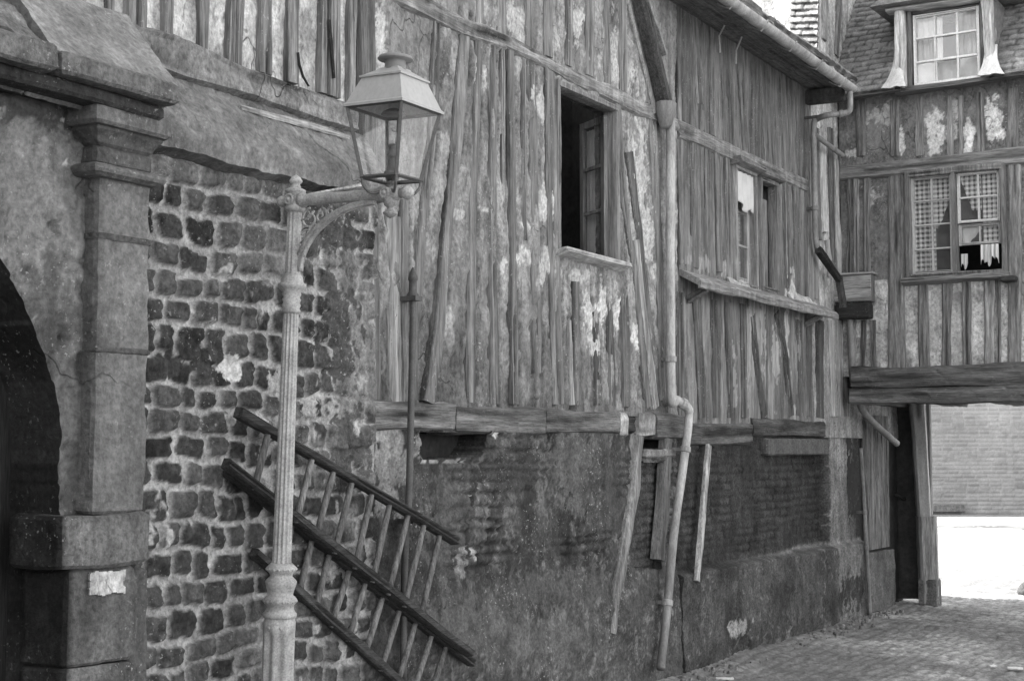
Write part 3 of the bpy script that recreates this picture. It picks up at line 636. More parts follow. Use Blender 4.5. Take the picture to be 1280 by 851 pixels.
def f_h2(U, V):
    h = -.004+(fbm(U*3, V*1.5, 4, 201)-.5)*.025+(fbm(U*22, V*6, 4, 202)-.5)*.018
    t = .145+.16*(fbm(U*9, V*1.2, 5, 203)-.5)+.09*(fbm(U*30, V*3.5, 4, 204)-.5)
    lw = sst(2.9, 2.7, V); lm = sst(.57, .66, fbm(U*15, V*1.5, 4, 205)); t = mixv(t, .30, lm*(.35+.4*lw))
    t = mixv(t, t*.85, sst(4.05, 4.3, V))
    t = patch(U, V, t, [(984, 410, 3, 60, .46), (994, 518, 2, 12, .5), (1015, 430, 3, 12, .36), (954, 400, 4, 50, .3), (970, 450, 4, 40, .36), (938, 430, 5, 60, .3), (918, 480, 5, 40, .28), (905, 336, 8, 8, .36), (880, 330, 30, 10, .27), (938, 350, 6, 10, .36), (990, 350, 4, 12, .4), (870, 470, 10, 50, .22)], lambda a, b: onx(a, b, 0), seed=210)
    g, ins = gapfield(U, V, [(p, w) for p, w, _ in ST2], cH, 228); h = h-.04*g; t = t*(1-.65*g)*(1+.4*(fbm(U*.9, V*.9, 3, 229)-.5)); h = np.where(ins > .5, np.minimum(h, .0), h)
    return h, np.clip(t, .02, .7)
relief('wall_boarding', 9.61, 12.48, 1.80, 4.93, .0125, f_h2, M['wood_v'], h2, holes=[[(a, c), (b, c), (b, d), (a, d)] for a, b, c, d in (wA, wB)], back=(-.16, 0, 0))
for pts, w, tn in ST2:
    stud(h2, pts, w, X=.004+random.uniform(-.006, .006), d=.05, tone=tn*.72, jit=.0035, tv=.6, cham=.14)
plank('middle_rail', (-.05, 9.61, 3.985), (-.05, 12.47, 4.0), .15, .13, (1, 0, 0), M['wood_y'], h2, tone=.22, jit=.006, seg=.05)
plank('corner_post', (-.03, 12.44, 2.9), (-.03, 12.44, 4.9), .09, .11, (1, 0, 0), M['wood_v'], h2, tone=.23)
plank('sill_beam', (-.07, 9.62, 1.725), (-.07, 10.98, 1.74), .17, .17, (1, 0, 0), M['oak_y'], h2, tone=.10, jit=.009, tv=.8, cham=.22, seg=.03)
plank('sill_beam', (-.07, 10.99, 1.79), (-.07, 12.75, 1.80), .16, .17, (1, 0, 0), M['oak_y'], h2, tone=.075, jit=.009, tv=.8, cham=.22, seg=.03)
# pent roof: sloping board with a thick lip and brackets
V_ = [(-.02, 9.64, 2.93), (-.02, 12.82, 2.93), (.17, 12.62, 2.83), (.17, 9.60, 2.83), (-.02, 9.64, 2.86), (-.02, 12.82, 2.86), (.165, 12.62, 2.775), (.165, 9.60, 2.775)]
pb = MB()
for k in range(6):
    a = 9.62+k*.515; V1, F1, t1 = plank_vf((.075, a, 2.875), (.075, a+.512, 2.875), .205, .045, (.47, 0, .88), jit=.004, tone=.27); pb.add(V1, F1, t1)
pb.build('pent_roof', M['wood_y'], h2)
plank('pent_roof_lip', (.165, 9.60, 2.815), (.165, 12.70, 2.815), .058, .022, (1, 0, 0), M['wood_y'], h2, tone=.22, jit=.004)
for yb in (9.75, 12.3): plank('pent_bracket', (.0, yb, 2.72), (.15, yb, 2.80), .05, .04, (0, -1, 0), M['wood_y'], h2, tone=.12)
for k, (a, b, tn) in enumerate(((10.5, 10.9, .4), (11.85, 12.5, .5))):
    U, V = np.meshgrid(np.linspace(a, b, 50), np.linspace(0, 1, 10), indexing='ij')
    top = .02+.06*fbm(U*9, U*0+k, 4, 221)+(.18*np.exp(-((U-11.95)/.05)**2) if k else 0)
    grid_mesh('mortar_fillet', np.stack([.045-.035*V+(fbm(U*30, V*4, 3, 222)-.5)*.02, U, 2.915+top*V], -1), tn+.3*(fbm(U*16, V*4, 4, 223)-.5), None, M['plaster'], h2, back=(-.02, 0, 0))
# eaves: soffit boards, gutter, brackets, roof
so_ = MB()
for k in range(3):
    V1, F1, t1 = plank_vf((.06+k*.125, 9.3, 4.93-k*.012), (.06+k*.125, 12.46, 4.90-k*.012), .122, .02, (0, 0, -1), jit=.002, tone=.13); so_.add(V1, F1, t1)
so_.build('eaves_soffit', M['wood_y'], h2)
rg = []
for i, y in enumerate(np.linspace(9.3, 12.42, 60)):
    zc = 4.895-(y-9.3)*.014; rr = .054+.002*(i % 15 == 0)
    th = np.linspace(np.pi, 2*np.pi, 10); o = [(.425+rr*math.cos(a), y, zc+rr*math.sin(a)) for a in th]
    q = [(.425+(rr-.008)*math.cos(a), y, zc+(rr-.008)*math.sin(a)) for a in th[::-1]]
    rg.append(np.array(o+q))
V1, F1 = loft(rg); mesh('gutter', V1, F1, M['zinc'], h2, .34, True)
for k in range(5):
    y = 9.6+k*.62; V1, F1 = tube_vf([(.49, y, 4.90-(y-9.3)*.014), (.425, y, 4.825-(y-9.3)*.014), (.33, y, 4.88-(y-9.3)*.014)], .007, 6); mesh('gutter_strap', V1, F1, M['zinc'], h2, .3)
for (a, b, c) in (((912, 20), (899, 45), (900, 66)), ((933, 32), (920, 64), (920, 80))):
    p = [yz(*q, x) for q, x in ((a, .2), (b, .03), (c, .012))]; V1, F1 = tube_vf(p, .008, 6); mesh('eaves_wire', V1, F1, M['paint'], h2, .42)
rough_box('eaves_bracket', .0, .36, 12.38, 12.46, 4.74, 4.88, M['wood_y'], h2, tone=.06)
def tiles(name, O, A, B, la, lb, parent, tone=.2, row=.085, tw=.15, res=(.02, .011), seed=300, amp=.012, mat='tile', keepf=None, nrm=None):
    """plain tiles on the plane O + a*A + b*B"""
    A = np.array(A, float); A /= np.linalg.norm(A); B = np.array(B, float); B /= np.linalg.norm(B); nr = np.cross(A, B) if nrm is None else np.array(nrm, float)
    nr /= np.linalg.norm(nr)
    a, b = np.meshgrid(np.linspace(0, la, int(la/res[0])+2), np.linspace(0, lb, int(lb/res[1])+2), indexing='ij')
    bb = b+(fbm(a*2, b*2, 3, seed)-.5)*.03; r = np.floor(bb/row); fr = bb/row-r
    aa = a/tw+(r % 2)*.5+_h(r, r*0, seed)*.2; c = np.floor(aa); fa = aa-c
    rd = _h(c, r, seed+1); rd2 = _h(c, r, seed+2)
    hgt = (1-fr)*.024*(.8+.4*rd)+(rd2-.5)*.006-(((fa < .06) | (fa > .94))*.007)+(fbm(a*1.5, b*1.5, 3, seed+3)-.5)*.05
    bsh = (rd-.5)*row*.25*0
    t = tone*(.8+.4*rd2)*(1+.5*(fbm(a*3, b*3, 4, seed+4)-.5)); t = np.where((fa < .07) | (fr > .9), t*.45, t)
    t = mixv(t, .36, sst(.62, .7, fbm(a*11, b*11, 4, seed+5))*.45)
    P = np.array(O)+a[..., None]*A+b[..., None]*B+hgt[..., None]*nr
    keep = None if keepf is None else keepf(a[:-1, :-1], b[:-1, :-1])
    return grid_mesh(name, P, t, keep, M[mat], parent, back=-nr*.03, smooth=False)
c35, s35 = math.cos(R(33)), math.sin(R(33))
tiles('roof', (.46, 9.3, 4.95), (0, 1, 0), (-c35, 0, s35), 3.2, 5.2, h2, res=(.05, .03), nrm=(s35, 0, c35))
MB().add(*box_vf(-4, -.9, 9.62, 12.45, 0, 4.9), t=.05).build('rear_block', M['dark'], h2)
MB().add(*box_vf(-.9, -.17, 9.63, 12.44, 2.4, 2.5), t=.05).build('floor_boards', M['dark'], h2)
# left window with board and cloth; right opening half shuttered
def simple_window(par, b, X, fw, tone, sill=True):
    a0, a1, z0, z1 = b; m = MB()
    for y in (a0+fw/2-.01, a1-fw/2+.01): V1, F1, t1 = plank_vf((X, y, z0-.02), (X, y, z1+.02), fw, .08, (1, 0, 0), jit=.003, tone=tone); m.add(V1, F1, t1)
    for z in (z0, z1): V1, F1, t1 = plank_vf((X+.004, a0, z), (X+.004, a1, z), fw*.9, .08, (1, 0, 0), jit=.003, tone=tone); m.add(V1, F1, t1)
    return m.build('window', M['wood_v'], par)
w2a = simple_window(h2, wA, -.02, .055, .22); w2b = simple_window(h2, wB, -.02, .05, .18)
casement('casement', (-.05, wA[0]+.03), (-.05, wA[1]-.03), wA[2]+.02, wA[3]-.03, .06, w2a, .30)
for q, (y0, y1) in enumerate(((wA[0]+.06, (wA[0]+wA[1])/2), ((wA[0]+wA[1])/2+.006, wA[1]-.06))):
    plank('shutter_board', (-.12, (y0+y1)/2, wA[2]), (-.12, (y0+y1)/2, wA[3]-.1), y1-y0, .025, (1, 0, 0), M['wood_v'], w2a, tone=.33, jit=.002)
for y0, tn in ((wB[0]+.17, .17), (wB[0]+.29, .2)):
    plank('shutter_board', (-.07, y0, wB[2]), (-.07, y0, wB[3]-.14), .11, .025, (1, 0, 0), M['wood_v'], w2b, tone=tn, jit=.003)
V1, F1, t1 = plank_vf((.03, wA[0]-.05, wA[3]+.035), (.03, wA[1]+.05, wA[3]+.035), .05, .12, (1, 0, .2), jit=.003, tone=.18)
mesh('window_hood', V1, F1, M['wood_y'], h2, t1)
V1, F1, t1 = plank_vf((.02, wB[0]-.04, wB[3]+.035), (.02, wB[1]+.05, wB[3]+.035), .05, .09, (1, 0, .2), jit=.003, tone=.16)
mesh('window_hood', V1, F1, M['wood_y'], h2, t1)
curtain('hung_cloth', (.005, wA[0]+.03), (.005, wA[1]-.06), 3.60, 3.86, M['linen'], 'crumpled white cloth pinned across the top of the narrow boarded window', 4, .014, (1, 0), bottom=lambda s: -.06*s+.03*np.sin(s*9))

# base of this house: sooty brick with a plinth
nich2 = None
def f_b2(U, V):
    mk, rd, sdm = coursed(U, V, (.052, .068), .17, .25, 231, joint=.008, wav=.012, rnd=.3)
    pl = sst(.735, .70, V+.03*(fbm(U*3, V*0, 3, 232)-.5)); br = 1-pl
    rec = np.where((U > 9.95) & (U < 11.2), sst(9.95, 10.0, U)*sst(11.2, 11.15, U), 0)*br
    mk = mk*sst(13.0, 12.85, U)*(.35+.65*sst(.35, .55, fbm(U*2.2, V*2.4, 3, 247)))
    rec2 = sst(11.95, 12.0, U)*sst(12.95, 12.9, U)*br*sst(1.6, 1.55, V)
    h = -.02+(fbm(U*3, V*3, 4, 233)-.5)*.03+br*(mk-.5)*.016+(fbm(U*30, V*30, 3, 234)-.5)*.012+pl*(.07+(fbm(U*5, V*6, 4, 235)-.5)*.05)-rec*.03-rec2*.10
    t = .036+.016*rd*mk+.035*(fbm(U*4, V*4, 4, 236)-.5)+.018*(fbm(U*26, V*26, 3, 246)-.5)
    t = mixv(t, .066+.10*(fbm(U*5, V*3, 5, 237)-.5), pl*.9)
    edge = np.exp(-((V-.735)/.022)**2); t = mixv(t, .26, edge*sst(10.2, 12.5, U)*.8)
    sp = sst(.58, .68, fbm(U*22, V*24, 5, 238, .65))*pl*sst(.45, .6, fbm(U*2.5, V*2, 3, 239)); t = mixv(t, .3, sp*.35)
    t = mixv(t, .2+.12*(fbm(U*12, V*1.6, 4, 240)-.5), sst(12.9, 13.0, U)*sst(13.75, 13.5, U)*.75)
    t = patch(U, V, t, [(972, 740, 14, 14, .04), (920, 785, 12, 10, .28), (1045, 620, 4, 60, .2), (1055, 560, 10, 24, .26), (1062, 740, 20, 20, .05)], lambda a, b: onx(a, b, 0), seed=250)
    return h, np.clip(t, .02, .6)
relief('brick_base', 9.52, 13.85, -.02, 1.72, .0125, f_b2, M['brick'], h2, back=(-.2, 0, 0))
rough_box('blocked_window_head', -.05, .045, 11.25, 12.75, 1.56, 1.70, M['render'], h2, tone=.10, amp=.014)

# ------------------------------------------------------------------ 6. narrow plastered house in the corner
h3 = root('corner_house', (0, 13.0, 0), 'tall narrow corner house with pale peeling plaster behind the gutter end', 'house')
def f_h3(U, V):
    h = -.01+(fbm(U*4, V*2, 4, 301)-.5)*.03+(fbm(U*24, V*14, 4, 302)-.5)*.018
    t = .56+.24*(fbm(U*9, V*1.6, 5, 303)-.5); t = mixv(t, .14, sst(.5, .6, fbm(U*15, V*1.1, 4, 304))*.6*sst(4.9, 4.4, V))
    t = mixv(t, .22, sst(.56, .64, fbm(U*12, V*1.2, 4, 305))*.6); t = mixv(t, .22, sst(3.1, 2.4, V)*.6)
    return h, np.clip(t, .04, .7)
relief('plaster_wall', 12.5, 15.2, 1.72, 8.2, .016, f_h3, M['plaster'], h3, back=(-.2, 0, 0))
for pts, w, tn in [([(1030, 175), (1034, 290)], 5, .5), ([(1022, 160), (1026, 300)], 4, .14), ([(1040, 160), (1044, 340)], 5, .12), ([(1047, 200), (1051, 345)], 4, .34), ([(1036, 300), (1040, 345)], 3, .4), ([(1040, 400), (1044, 520)], 6, .34), ([(1050, 400), (1053, 520)], 5, .26), ([(1058, 400), (1060, 520)], 4, .2),
                   ([(1034, -20), (1032, 50)], 5, .26), ([(1052, -20), (1047, 70)], 5, .2)]:
    stud(h3, pts, w, X=.016, d=.05, tone=tn, jit=.007, tv=.5)
def f_side(U, V):
    h = (fbm(U*6, V*6, 4, 311)-.5)*.03; return h, .30+.2*(fbm(U*4, V*3, 4, 312)-.5)
relief('plaster_gable', -2.0, -.02, 4.7, 8.2, .02, f_side, M['plaster'], h3, place=lambda U, V, h: np.stack([U, 12.5-h, V], -1), back=(0, .2, 0))
xa, za = ony(983, 20, 12.46); xb, zb = ony(1018, 40, 12.46)
tiles('tile_hanging', (xa, 12.47, 4.8), (1, 0, -.12), (.05, 0, 1), xb-xa, 2.2, h3, tone=.16, row=.062, tw=.13, seed=330, res=(.012, .008), nrm=(0, -1, 0))
MB().add(*box_vf(-3, -.22, 12.72, 15.2, 0, 8.2), t=.1).build('rear_block', M['dark'], h3)
for sx in (0,): 
    V1 = [(.15, 12.3, 8.15), (.15, 15.3, 8.15), (-1.6, 15.3, 10.0), (-1.6, 12.3, 10.0), (-3.3, 12.3, 8.15), (-3.3, 15.3, 8.15)]
    mesh('roof', V1, [(0, 1, 2, 3), (3, 2, 5, 4), (0, 3, 4), (1, 5, 2), (0, 4, 5, 1)], M['tile'], h3, .16)

# ------------------------------------------------------------------ 7. gatehouse across the end of the alley
YB = 13.3
gh = root('gatehouse', (2.3, 14.2, 0), 'half timbered house bridging the passage with a chequered curtained window and dormer', 'house')
cB = lambda a, b: ony(a, b, YB)
B = lambda px, py, d=0: (lambda q: (q[0], YB-d, q[1]))(ony(px, py, YB-d))
ww = (ony(1136, 280, YB)[0], ony(1255, 280, YB)[0], 3.215, 4.165)
def f_g(U, V):
    h = -.006+(fbm(U*4, V*2.5, 4, 401)-.5)*.025+(fbm(U*26, V*16, 4, 402)-.5)*.014
    t = .15+.10*(fbm(U*6, V*2.6, 5, 403)-.5); lo = V < 3.2
    t = np.where(lo, .50+.16*(fbm(U*6, V*3, 5, 404)-.5), t)
    t = mixv(t, .12, sst(.54, .62, fbm(U*4, V*5, 4, 405))*.5)
    t = patch(U, V, t, [(1103, 148, 14, 14, .44), (1128, 178, 4, 14, .62), (1168, 165, 12, 26, .56), (1210, 170, 6, 18, .58), (1208, 188, 6, 10, .7), (1243, 150, 10, 28, .60), (1190, 150, 8, 20, .36), (1068, 190, 10, 5, .5), (1092, 245, 9, 16, .36), (1072, 232, 5, 8, .36), (1098, 330, 12, 14, .12),
                        (1102, 440, 6, 22, .46), (1098, 395, 6, 30, .44), (1220, 430, 7, 24, .54), (1255, 440, 6, 20, .56), (1254, 400, 5, 14, .46), (1218, 385, 6, 10, .5), (1196, 440, 7, 8, .5), (1168, 400, 6, 40, .44), (1138, 400, 7, 40, .42)], cB, seed=420)
    return h, np.clip(t, .03, .75)
PB = lambda U, V, h: np.stack([U, YB-h, V], -1)
relief('plaster_infill', .01, 4.6, 2.3, 4.98, .0125, f_g, M['plaster'], gh, holes=[[(ww[0], ww[2]), (ww[1], ww[2]), (ww[1], ww[3]), (ww[0], ww[3])]], place=PB, back=(0, .16, 0))
def gst(pts, wpx, tone, d=.05, prd=.015, name='stud', mat='oak_v', **k):
    pp = [B(*q, prd) for q in pts]; a, b = pts[len(pts)//2]; w = abs(cB(a+wpx/2, b)[0]-cB(a-wpx/2, b)[0])
    pp = [(p[0], p[1]+d/2, p[2]) for p in pp]
    return plank(name, pp[0], pp[-1], w, d, (0, -1, 0), M[mat], gh, mid=pp[1:-1] or None, tone=tone, **k)
for pts, w, tn in [([(1120, 205), (1120, 460)], 22, .19), ([(1154, 350), (1154, 460)], 14, .19), ([(1183, 350), (1183, 460)], 12, .17), ([(1208, 350), (1208, 460)], 11, .2), ([(1236, 350), (1236, 460)], 13, .3), ([(1246, 350), (1247, 460)], 6, .17), ([(1268, 200), (1268, 460)], 18, .22),
                   ([(1069, 215), (1069, 345)], 7, .26), ([(1083, 215), (1083, 345)], 8, .18), ([(1061, 215), (1061, 345)], 5, .14), ([(1066, 400), (1066, 470)], 7, .24), ([(1078, 400), (1078, 460)], 6, .10), ([(1090, 400), (1091, 460)], 6, .12),
                   ([(1118, 125), (1118, 195)], 12, .17), ([(1148, 122), (1148, 195)], 10, .2), ([(1186, 120), (1186, 195)], 8, .22), ([(1200, 120), (1200, 195)], 6, .24), ([(1225, 115), (1225, 190)], 10, .18), ([(1265, 110), (1265, 190)], 14, .17), ([(1075, 125), (1075, 195)], 12, .15)]:
    gst(pts, w, tn, jit=.006, tv=.35)
for k in range(12):
    x = 1.85+k*.24; plank('stud', (x, YB-.0, 2.35), (x, YB-.0, 4.95), .11, .05, (0, -1, 0), M['oak_v'], gh, tone=.2)
gst([(1052, 198), (1170, 192), (1290, 178)], 14, .2, d=.12, prd=.03, name='storey_beam', mat='oak_x') if False else plank('storey_beam', (.02, YB+.03, 4.25), (4.6, YB+.03, 4.25), .155, .13, (0, -1, 0), M['oak_x'], gh, tone=.19, jit=.007, tv=.4)
plank('bressummer', (.14, YB-.05, 2.275), (4.6, YB-.05, 2.275), .20, .26, (0, -1, 0), M['oak_x'], gh, tone=.10, jit=.008, tv=.9, seg=.04, cham=.10)
plank('bressummer', (.12, YB-.045, 2.105), (4.6, YB-.045, 2.095), .155, .25, (0, -1, 0), M['oak_x'], gh, tone=.095, jit=.010, tv=1.0, seg=.04, cham=.10)
# long window: two lights, small panes with white bars
def sash_window(par, x0, x1, z0, z1, y, cols, rows, tone, bw=.017, fw=.026, skip=(), mat='oak_v', z0s=None):
    m = MB()
    for x in (x0+fw/2, x1-fw/2): V1, F1, t1 = plank_vf((x, y, z0), (x, y, z1), fw, .04, (0, -1, 0), jit=.0015, tone=tone, seg=.1); m.add(V1, F1, t1)
    for z in (z0+fw/2, z1-fw/2): V1, F1, t1 = plank_vf((x0+fw, y, z), (x1-fw, y, z), fw, .04, (0, -1, 0), jit=.0015, tone=tone, seg=.1); m.add(V1, F1, t1)
    for i in range(1, cols):
        x = x0+(x1-x0)*i/cols; V1, F1, t1 = plank_vf((x, y-.003, z0+fw), (x, y-.003, z1-fw), bw, .03, (0, -1, 0), jit=.001, tone=tone, seg=.1); m.add(V1, F1, t1)
    for j in range(1, rows):
        z = z0+(z1-z0)*j/rows; V1, F1, t1 = plank_vf((x0+fw, y-.006, z), (x1-fw, y-.006, z), bw, .03, (0, -1, 0), jit=.001, tone=tone, seg=.1); m.add(V1, F1, t1)
    o = m.build('sash', M['paint'], par)
    for i in range(cols):
        for j in range(rows):
            xa, xb = x0+(x1-x0)*i/cols, x0+(x1-x0)*(i+1)/cols; za, zb = z0+(z1-z0)*j/rows, z0+(z1-z0)*(j+1)/rows; e = bw*.3; tl = random.uniform(-.004, .004)
            MB().add([(xa+e, y+.004+tl, za+e), (xb-e, y+.004-tl, za+e), (xb-e, y+.004-tl, zb-e), (xa+e, y+.004+tl, zb-e), (xa+e, y+.007+tl, za+e), (xb-e, y+.007-tl, za+e), (xb-e, y+.007-tl, zb-e), (xa+e, y+.007+tl, zb-e)],
                     [(0, 1, 2, 3), (7, 6, 5, 4), (0, 4, 5, 1), (1, 5, 6, 2), (2, 6, 7, 3), (3, 7, 4, 0)]).build('pane', M['pane'], par)
    return o
m = MB(); xm = ony(1194, 280, YB)[0]
for x, w_ in ((ww[0], .055), (xm, .042), (ww[1], .05)): V1, F1, t1 = plank_vf((x, YB-.005, ww[2]-.03), (x, YB-.005, ww[3]+.03), w_, .10, (0, -1, 0), jit=.004, tone=.17); m.add(V1, F1, t1)
for z, w_ in ((ww[2]-.01, .06), (ww[3]+.01, .06)): V1, F1, t1 = plank_vf((ww[0], YB-.008, z), (ww[1], YB-.008, z), w_, .10, (0, -1, 0), jit=.004, tone=.18); m.add(V1, F1, t1)
gw_win = m.build('window', M['oak_v'], gh)
plank('window_sill', (ww[0]-.06, YB-.03, ww[2]-.055), (ww[1]+.05, YB-.03, ww[2]-.045), .05, .14, (0, -1, .2), M['oak_x'], gw_win, tone=.2, jit=.005)
zm = 3.68
sash_window(gw_win, ww[0]+.028, xm-.022, ww[2]+.02, ww[3]-.02, YB+.01, 2, 4, .42)
sash_window(gw_win, xm+.022, ww[1]-.03, zm, ww[3]-.02, YB+.01, 2, 2, .55)
sash_window(gw_win, xm+.022, ww[1]-.03, ww[2]+.26, zm-.01, YB+.035, 2, 1, .40)
x0, x1 = ww[0]+.03, xm-.03; xc = (x0+x1)/2
grp = 'checked curtains of the gatehouse window'
curtain('curtain', (x0, YB+.07), (xc+.02, YB+.07), 3.24, 4.14, M['check'], 'checked curtain filling the left column of panes in the gatehouse window', 4, .012, (0, -1), grp)
curtain('curtain', (xc+.01, YB+.08), (x1, YB+.08), 3.66, 4.14, M['check'], 'short checked curtain swept diagonally, in the left light of the gatehouse window', 4, .010, (0, -1), grp, bottom=lambda s: .46*np.clip(s-.15, 0, 1)**1.2)
x2, x3 = xm+.04, ww[1]-.02; xd = (x2+x3)/2
curtain('curtain', (x2, YB+.07), (xd, YB+.07), 3.80, 4.14, M['check'], 'checked curtain drawn back to a point, beside the gatehouse window post', 4, .010, (0, -1), grp, bottom=lambda s: .30*np.clip(.55-s, 0, 1)/.55)
curtain('curtain', (xd+.01, YB+.075), (x3, YB+.075), 3.48, 4.14, M['check'], 'long checked curtain at the right edge of the gatehouse window', 4, .012, (0, -1), grp)
lin = 'linen drying in the gatehouse window'
curtain('hung_cloth', (x2+.01, YB+.06), (xd, YB+.06), 3.50, 3.67, M['linen'], 'plain white linen hanging in the middle of the gatehouse window', 2, .006, (0, -1), lin, bottom=lambda s: .20*np.clip(s-.35, 0, 1)+.008*np.sin(s*17))
curtain('hung_cloth', (xd+.01, YB-.055), (x3-.02, YB-.055), 3.30, 3.46, M['stripe'], 'striped cloth hung out over the open lower part of the gatehouse window', 5, .016, (0, -1), lin, bottom=lambda s: .03*np.sin(s*11)+.02*np.sin(s*23)-.05*(1-s)+.03)
curtain('hung_cloth', (x2+.0, YB+.03), (x2+.06, YB+.03), 3.28, 3.40, M['linen'], 'small white rag in the corner of the open gatehouse window', 2, .010, (0, -1), lin, bottom=lambda s: .03*np.sin(s*8))
rough_box('wall_bracket', 1.50, 1.64, YB-.13, YB, 3.11, 3.16, M['oak_x'], gh, tone=.06, amp=.008)
# passage: ceiling, rear face, piers
cm = MB()
for k in range(8):
    x = .05+k*.6; V1, F1, t1 = plank_vf((x, YB+.1, 2.12), (x, 15.2, 2.12), .13, .14, (0, 0, -1), jit=.006, tone=.09); cm.add(V1, F1, t1)
cm.build('passage_joists', M['oak_y'], gh)
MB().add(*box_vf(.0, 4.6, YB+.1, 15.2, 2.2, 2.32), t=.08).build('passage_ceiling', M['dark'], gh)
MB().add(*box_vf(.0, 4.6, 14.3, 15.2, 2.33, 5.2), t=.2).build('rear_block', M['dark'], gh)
rough_box('passage_pier', 3.0, 4.6, YB+.0, 15.2, 0, 2.2, M['stone'], gh, tone=.14, res=.08)
# roof and dormer
dx0, dx1 = ony(1141, 60, 13.2)[0], ony(1225, 60, 13.2)[0]; dz0, dz1 = 4.985, 5.66
cS, sS = math.cos(R(54)), math.sin(R(54))
hole = lambda a, b: ~((a-.0 > dx0-.16) & (a < dx1+.13) & (b < .95))
tiles('roof', (0.0, 13.08, 4.96), (1, 0, 0), (0, cS, sS), 4.7, 3.4, gh, tone=.19, row=.078, tw=.16, keepf=lambda a, b: hole(a, b), nrm=(0, -sS, cS), seed=350)
plank('eaves_board', (.02, 13.13, 4.955), (dx0-.1, 13.13, 4.965), .05, .08, (0, -1, 0), M['oak_x'], gh, tone=.10)
plank('eaves_board', (dx1+.1, 13.13, 4.955), (4.6, 13.13, 4.965), .05, .08, (0, -1, 0), M['oak_x'], gh, tone=.09)
plank('dormer_sill', (dx0-.16, 13.19, 4.955), (dx1+.16, 13.19, 4.955), .05, .12, (0, -1, 0), M['oak_x'], gh, tone=.12, jit=.006)
for x, w_, tn in ((dx0-.105, .10, .50), (dx1+.085, .10, .42)):
    plank('dormer_post', (x, 13.17, 4.97), (x, 13.17, 5.76), w_, .11, (0, -1, 0), M['oak_v'], gh, tone=tn, jit=.008, tv=.5)
for x, w_ in ((dx0-.03, .045), (dx1+.02, .03)): plank('dormer_jamb', (x, 13.21, 4.97), (x, 13.21, 5.74), w_, .08, (0, -1, 0), M['oak_v'], gh, tone=.15)
plank('dormer_lintel', (dx0-.22, 13.15, 5.735), (dx1+.2, 13.15, 5.735), .085, .14, (0, -1, 0), M['oak_x'], gh, tone=.44, jit=.007, tv=.5)
for (a, b, sgn) in ((dx0-.165, dx0-.085, -1), (dx1+.065, dx1+.145, 1)):
    U, V = np.meshgrid(np.linspace(0, 1, 14), np.linspace(0, 1, 18), indexing='ij')
    xx = (a+b)/2+(U-.5)*(.105+.13*(1-V)**2.5)+sgn*.02*(1-V)**2+(fbm(U*4+a, V*4, 3, 361)-.5)*.012
    grid_mesh('flashing', np.stack([xx, 13.08-.03*(1-V)+.10*V-.02*np.sin(U*3), 4.965+.30*V+(fbm(U*5, V*3+a, 3, 362)-.5)*.03], -1), .55+.3*(fbm(U*6, V*6, 3, 363)-.5), None, M['paint'], gh, back=(0, .03, 0))
for x in (dx0-.13, dx1+.12): V1, F1 = box_vf(x-.02, x+.02, 13.16, 14.4, 4.97, 5.72); MB().add(V1, F1, .16).build('dormer_cheek', M['tile'], gh)
V1 = [(dx0-.34, 12.98, 5.74), (dx1+.34, 12.98, 5.74), ((dx0+dx1)/2+.0, 13.3, 6.3), ((dx0+dx1)/2, 14.9, 6.3), (dx0-.34, 14.4, 5.78), (dx1+.34, 14.4, 5.78)]
mesh('dormer_roof', V1, [(0, 1, 2), (0, 2, 3, 4), (1, 5, 3, 2), (0, 4, 5, 1), (4, 3, 5)], M['tile'], gh, .2)
dwin = plank('window', (dx0-.0, 13.24, dz1+.03), (dx1, 13.24, dz1+.03), .05, .06, (0, -1, 0), M['oak_x'], gh, tone=.14)
sash_window(dwin, dx0, dx1, dz0, dz1, 13.22, 3, 3, .66, bw=.022, fw=.03)
dl = 'net curtains of the dormer window'
dw = dx1-dx0
curtain('curtain', (dx0+.02, 13.29), (dx0+dw*.42, 13.29), dz0, dz1-.02, M['lace'], 'net curtain gathered at the left of the dormer window', 4, .012, (0, -1), dl, rep=2)
curtain('curtain', (dx0+dw*.66, 13.29), (dx1-.02, 13.29), dz0, dz1-.02, M['lace'], 'net curtain gathered at the right of the dormer window', 4, .012, (0, -1), dl, rep=2)
curtain('curtain', (dx0+.01, 13.275), (dx1-.01, 13.275), dz0, dz0+.22, M['linen'], 'low white brise bise across the foot of the dormer window', 5, .006, (0, -1), dl)
MB().add(*box_vf(dx0-.1, dx1+.1, 13.75, 14.3, 4.9, 5.7), t=.1).build('dormer_back', M['dark'], gh)
# wooden hopper box in the corner
hb = root('wooden_hopper_box', (.3, YB-.1, 2.98), 'small wooden slop hopper box fixed in the corner under the gatehouse window row', 'box')
bx0, bz0 = B(1050, 380)[0], B(1050, 380)[2]; bx1 = B(1095, 380)[0]; bz1 = B(1050, 347)[2]
for k in range(2):
    z = bz0+(bz1-bz0)*(k+.5)/2; plank('box_board', (bx0, YB-.15, z), (bx1, YB-.15, z), (bz1-bz0)/2-.004, .025, (0, -1, 0), M['oak_x'], hb, tone=.27)
plank('box_side', (bx1-.01, YB-.075, bz0), (bx1-.01, YB-.075, bz1), .13, .02, (1, 0, 0), M['oak_v'], hb, tone=.14)
plank('box_lid', (bx0-.01, YB-.085, bz1+.012), (bx1+.02, YB-.085, bz1+.012), .18, .02, (0, 0, 1), M['oak_x'], hb, tone=.28)
rough_box('box_corbel', bx0, bx1-.02, YB-.17, YB, bz0-.16, bz0-.015, M['oak_x'], hb, tone=.03)

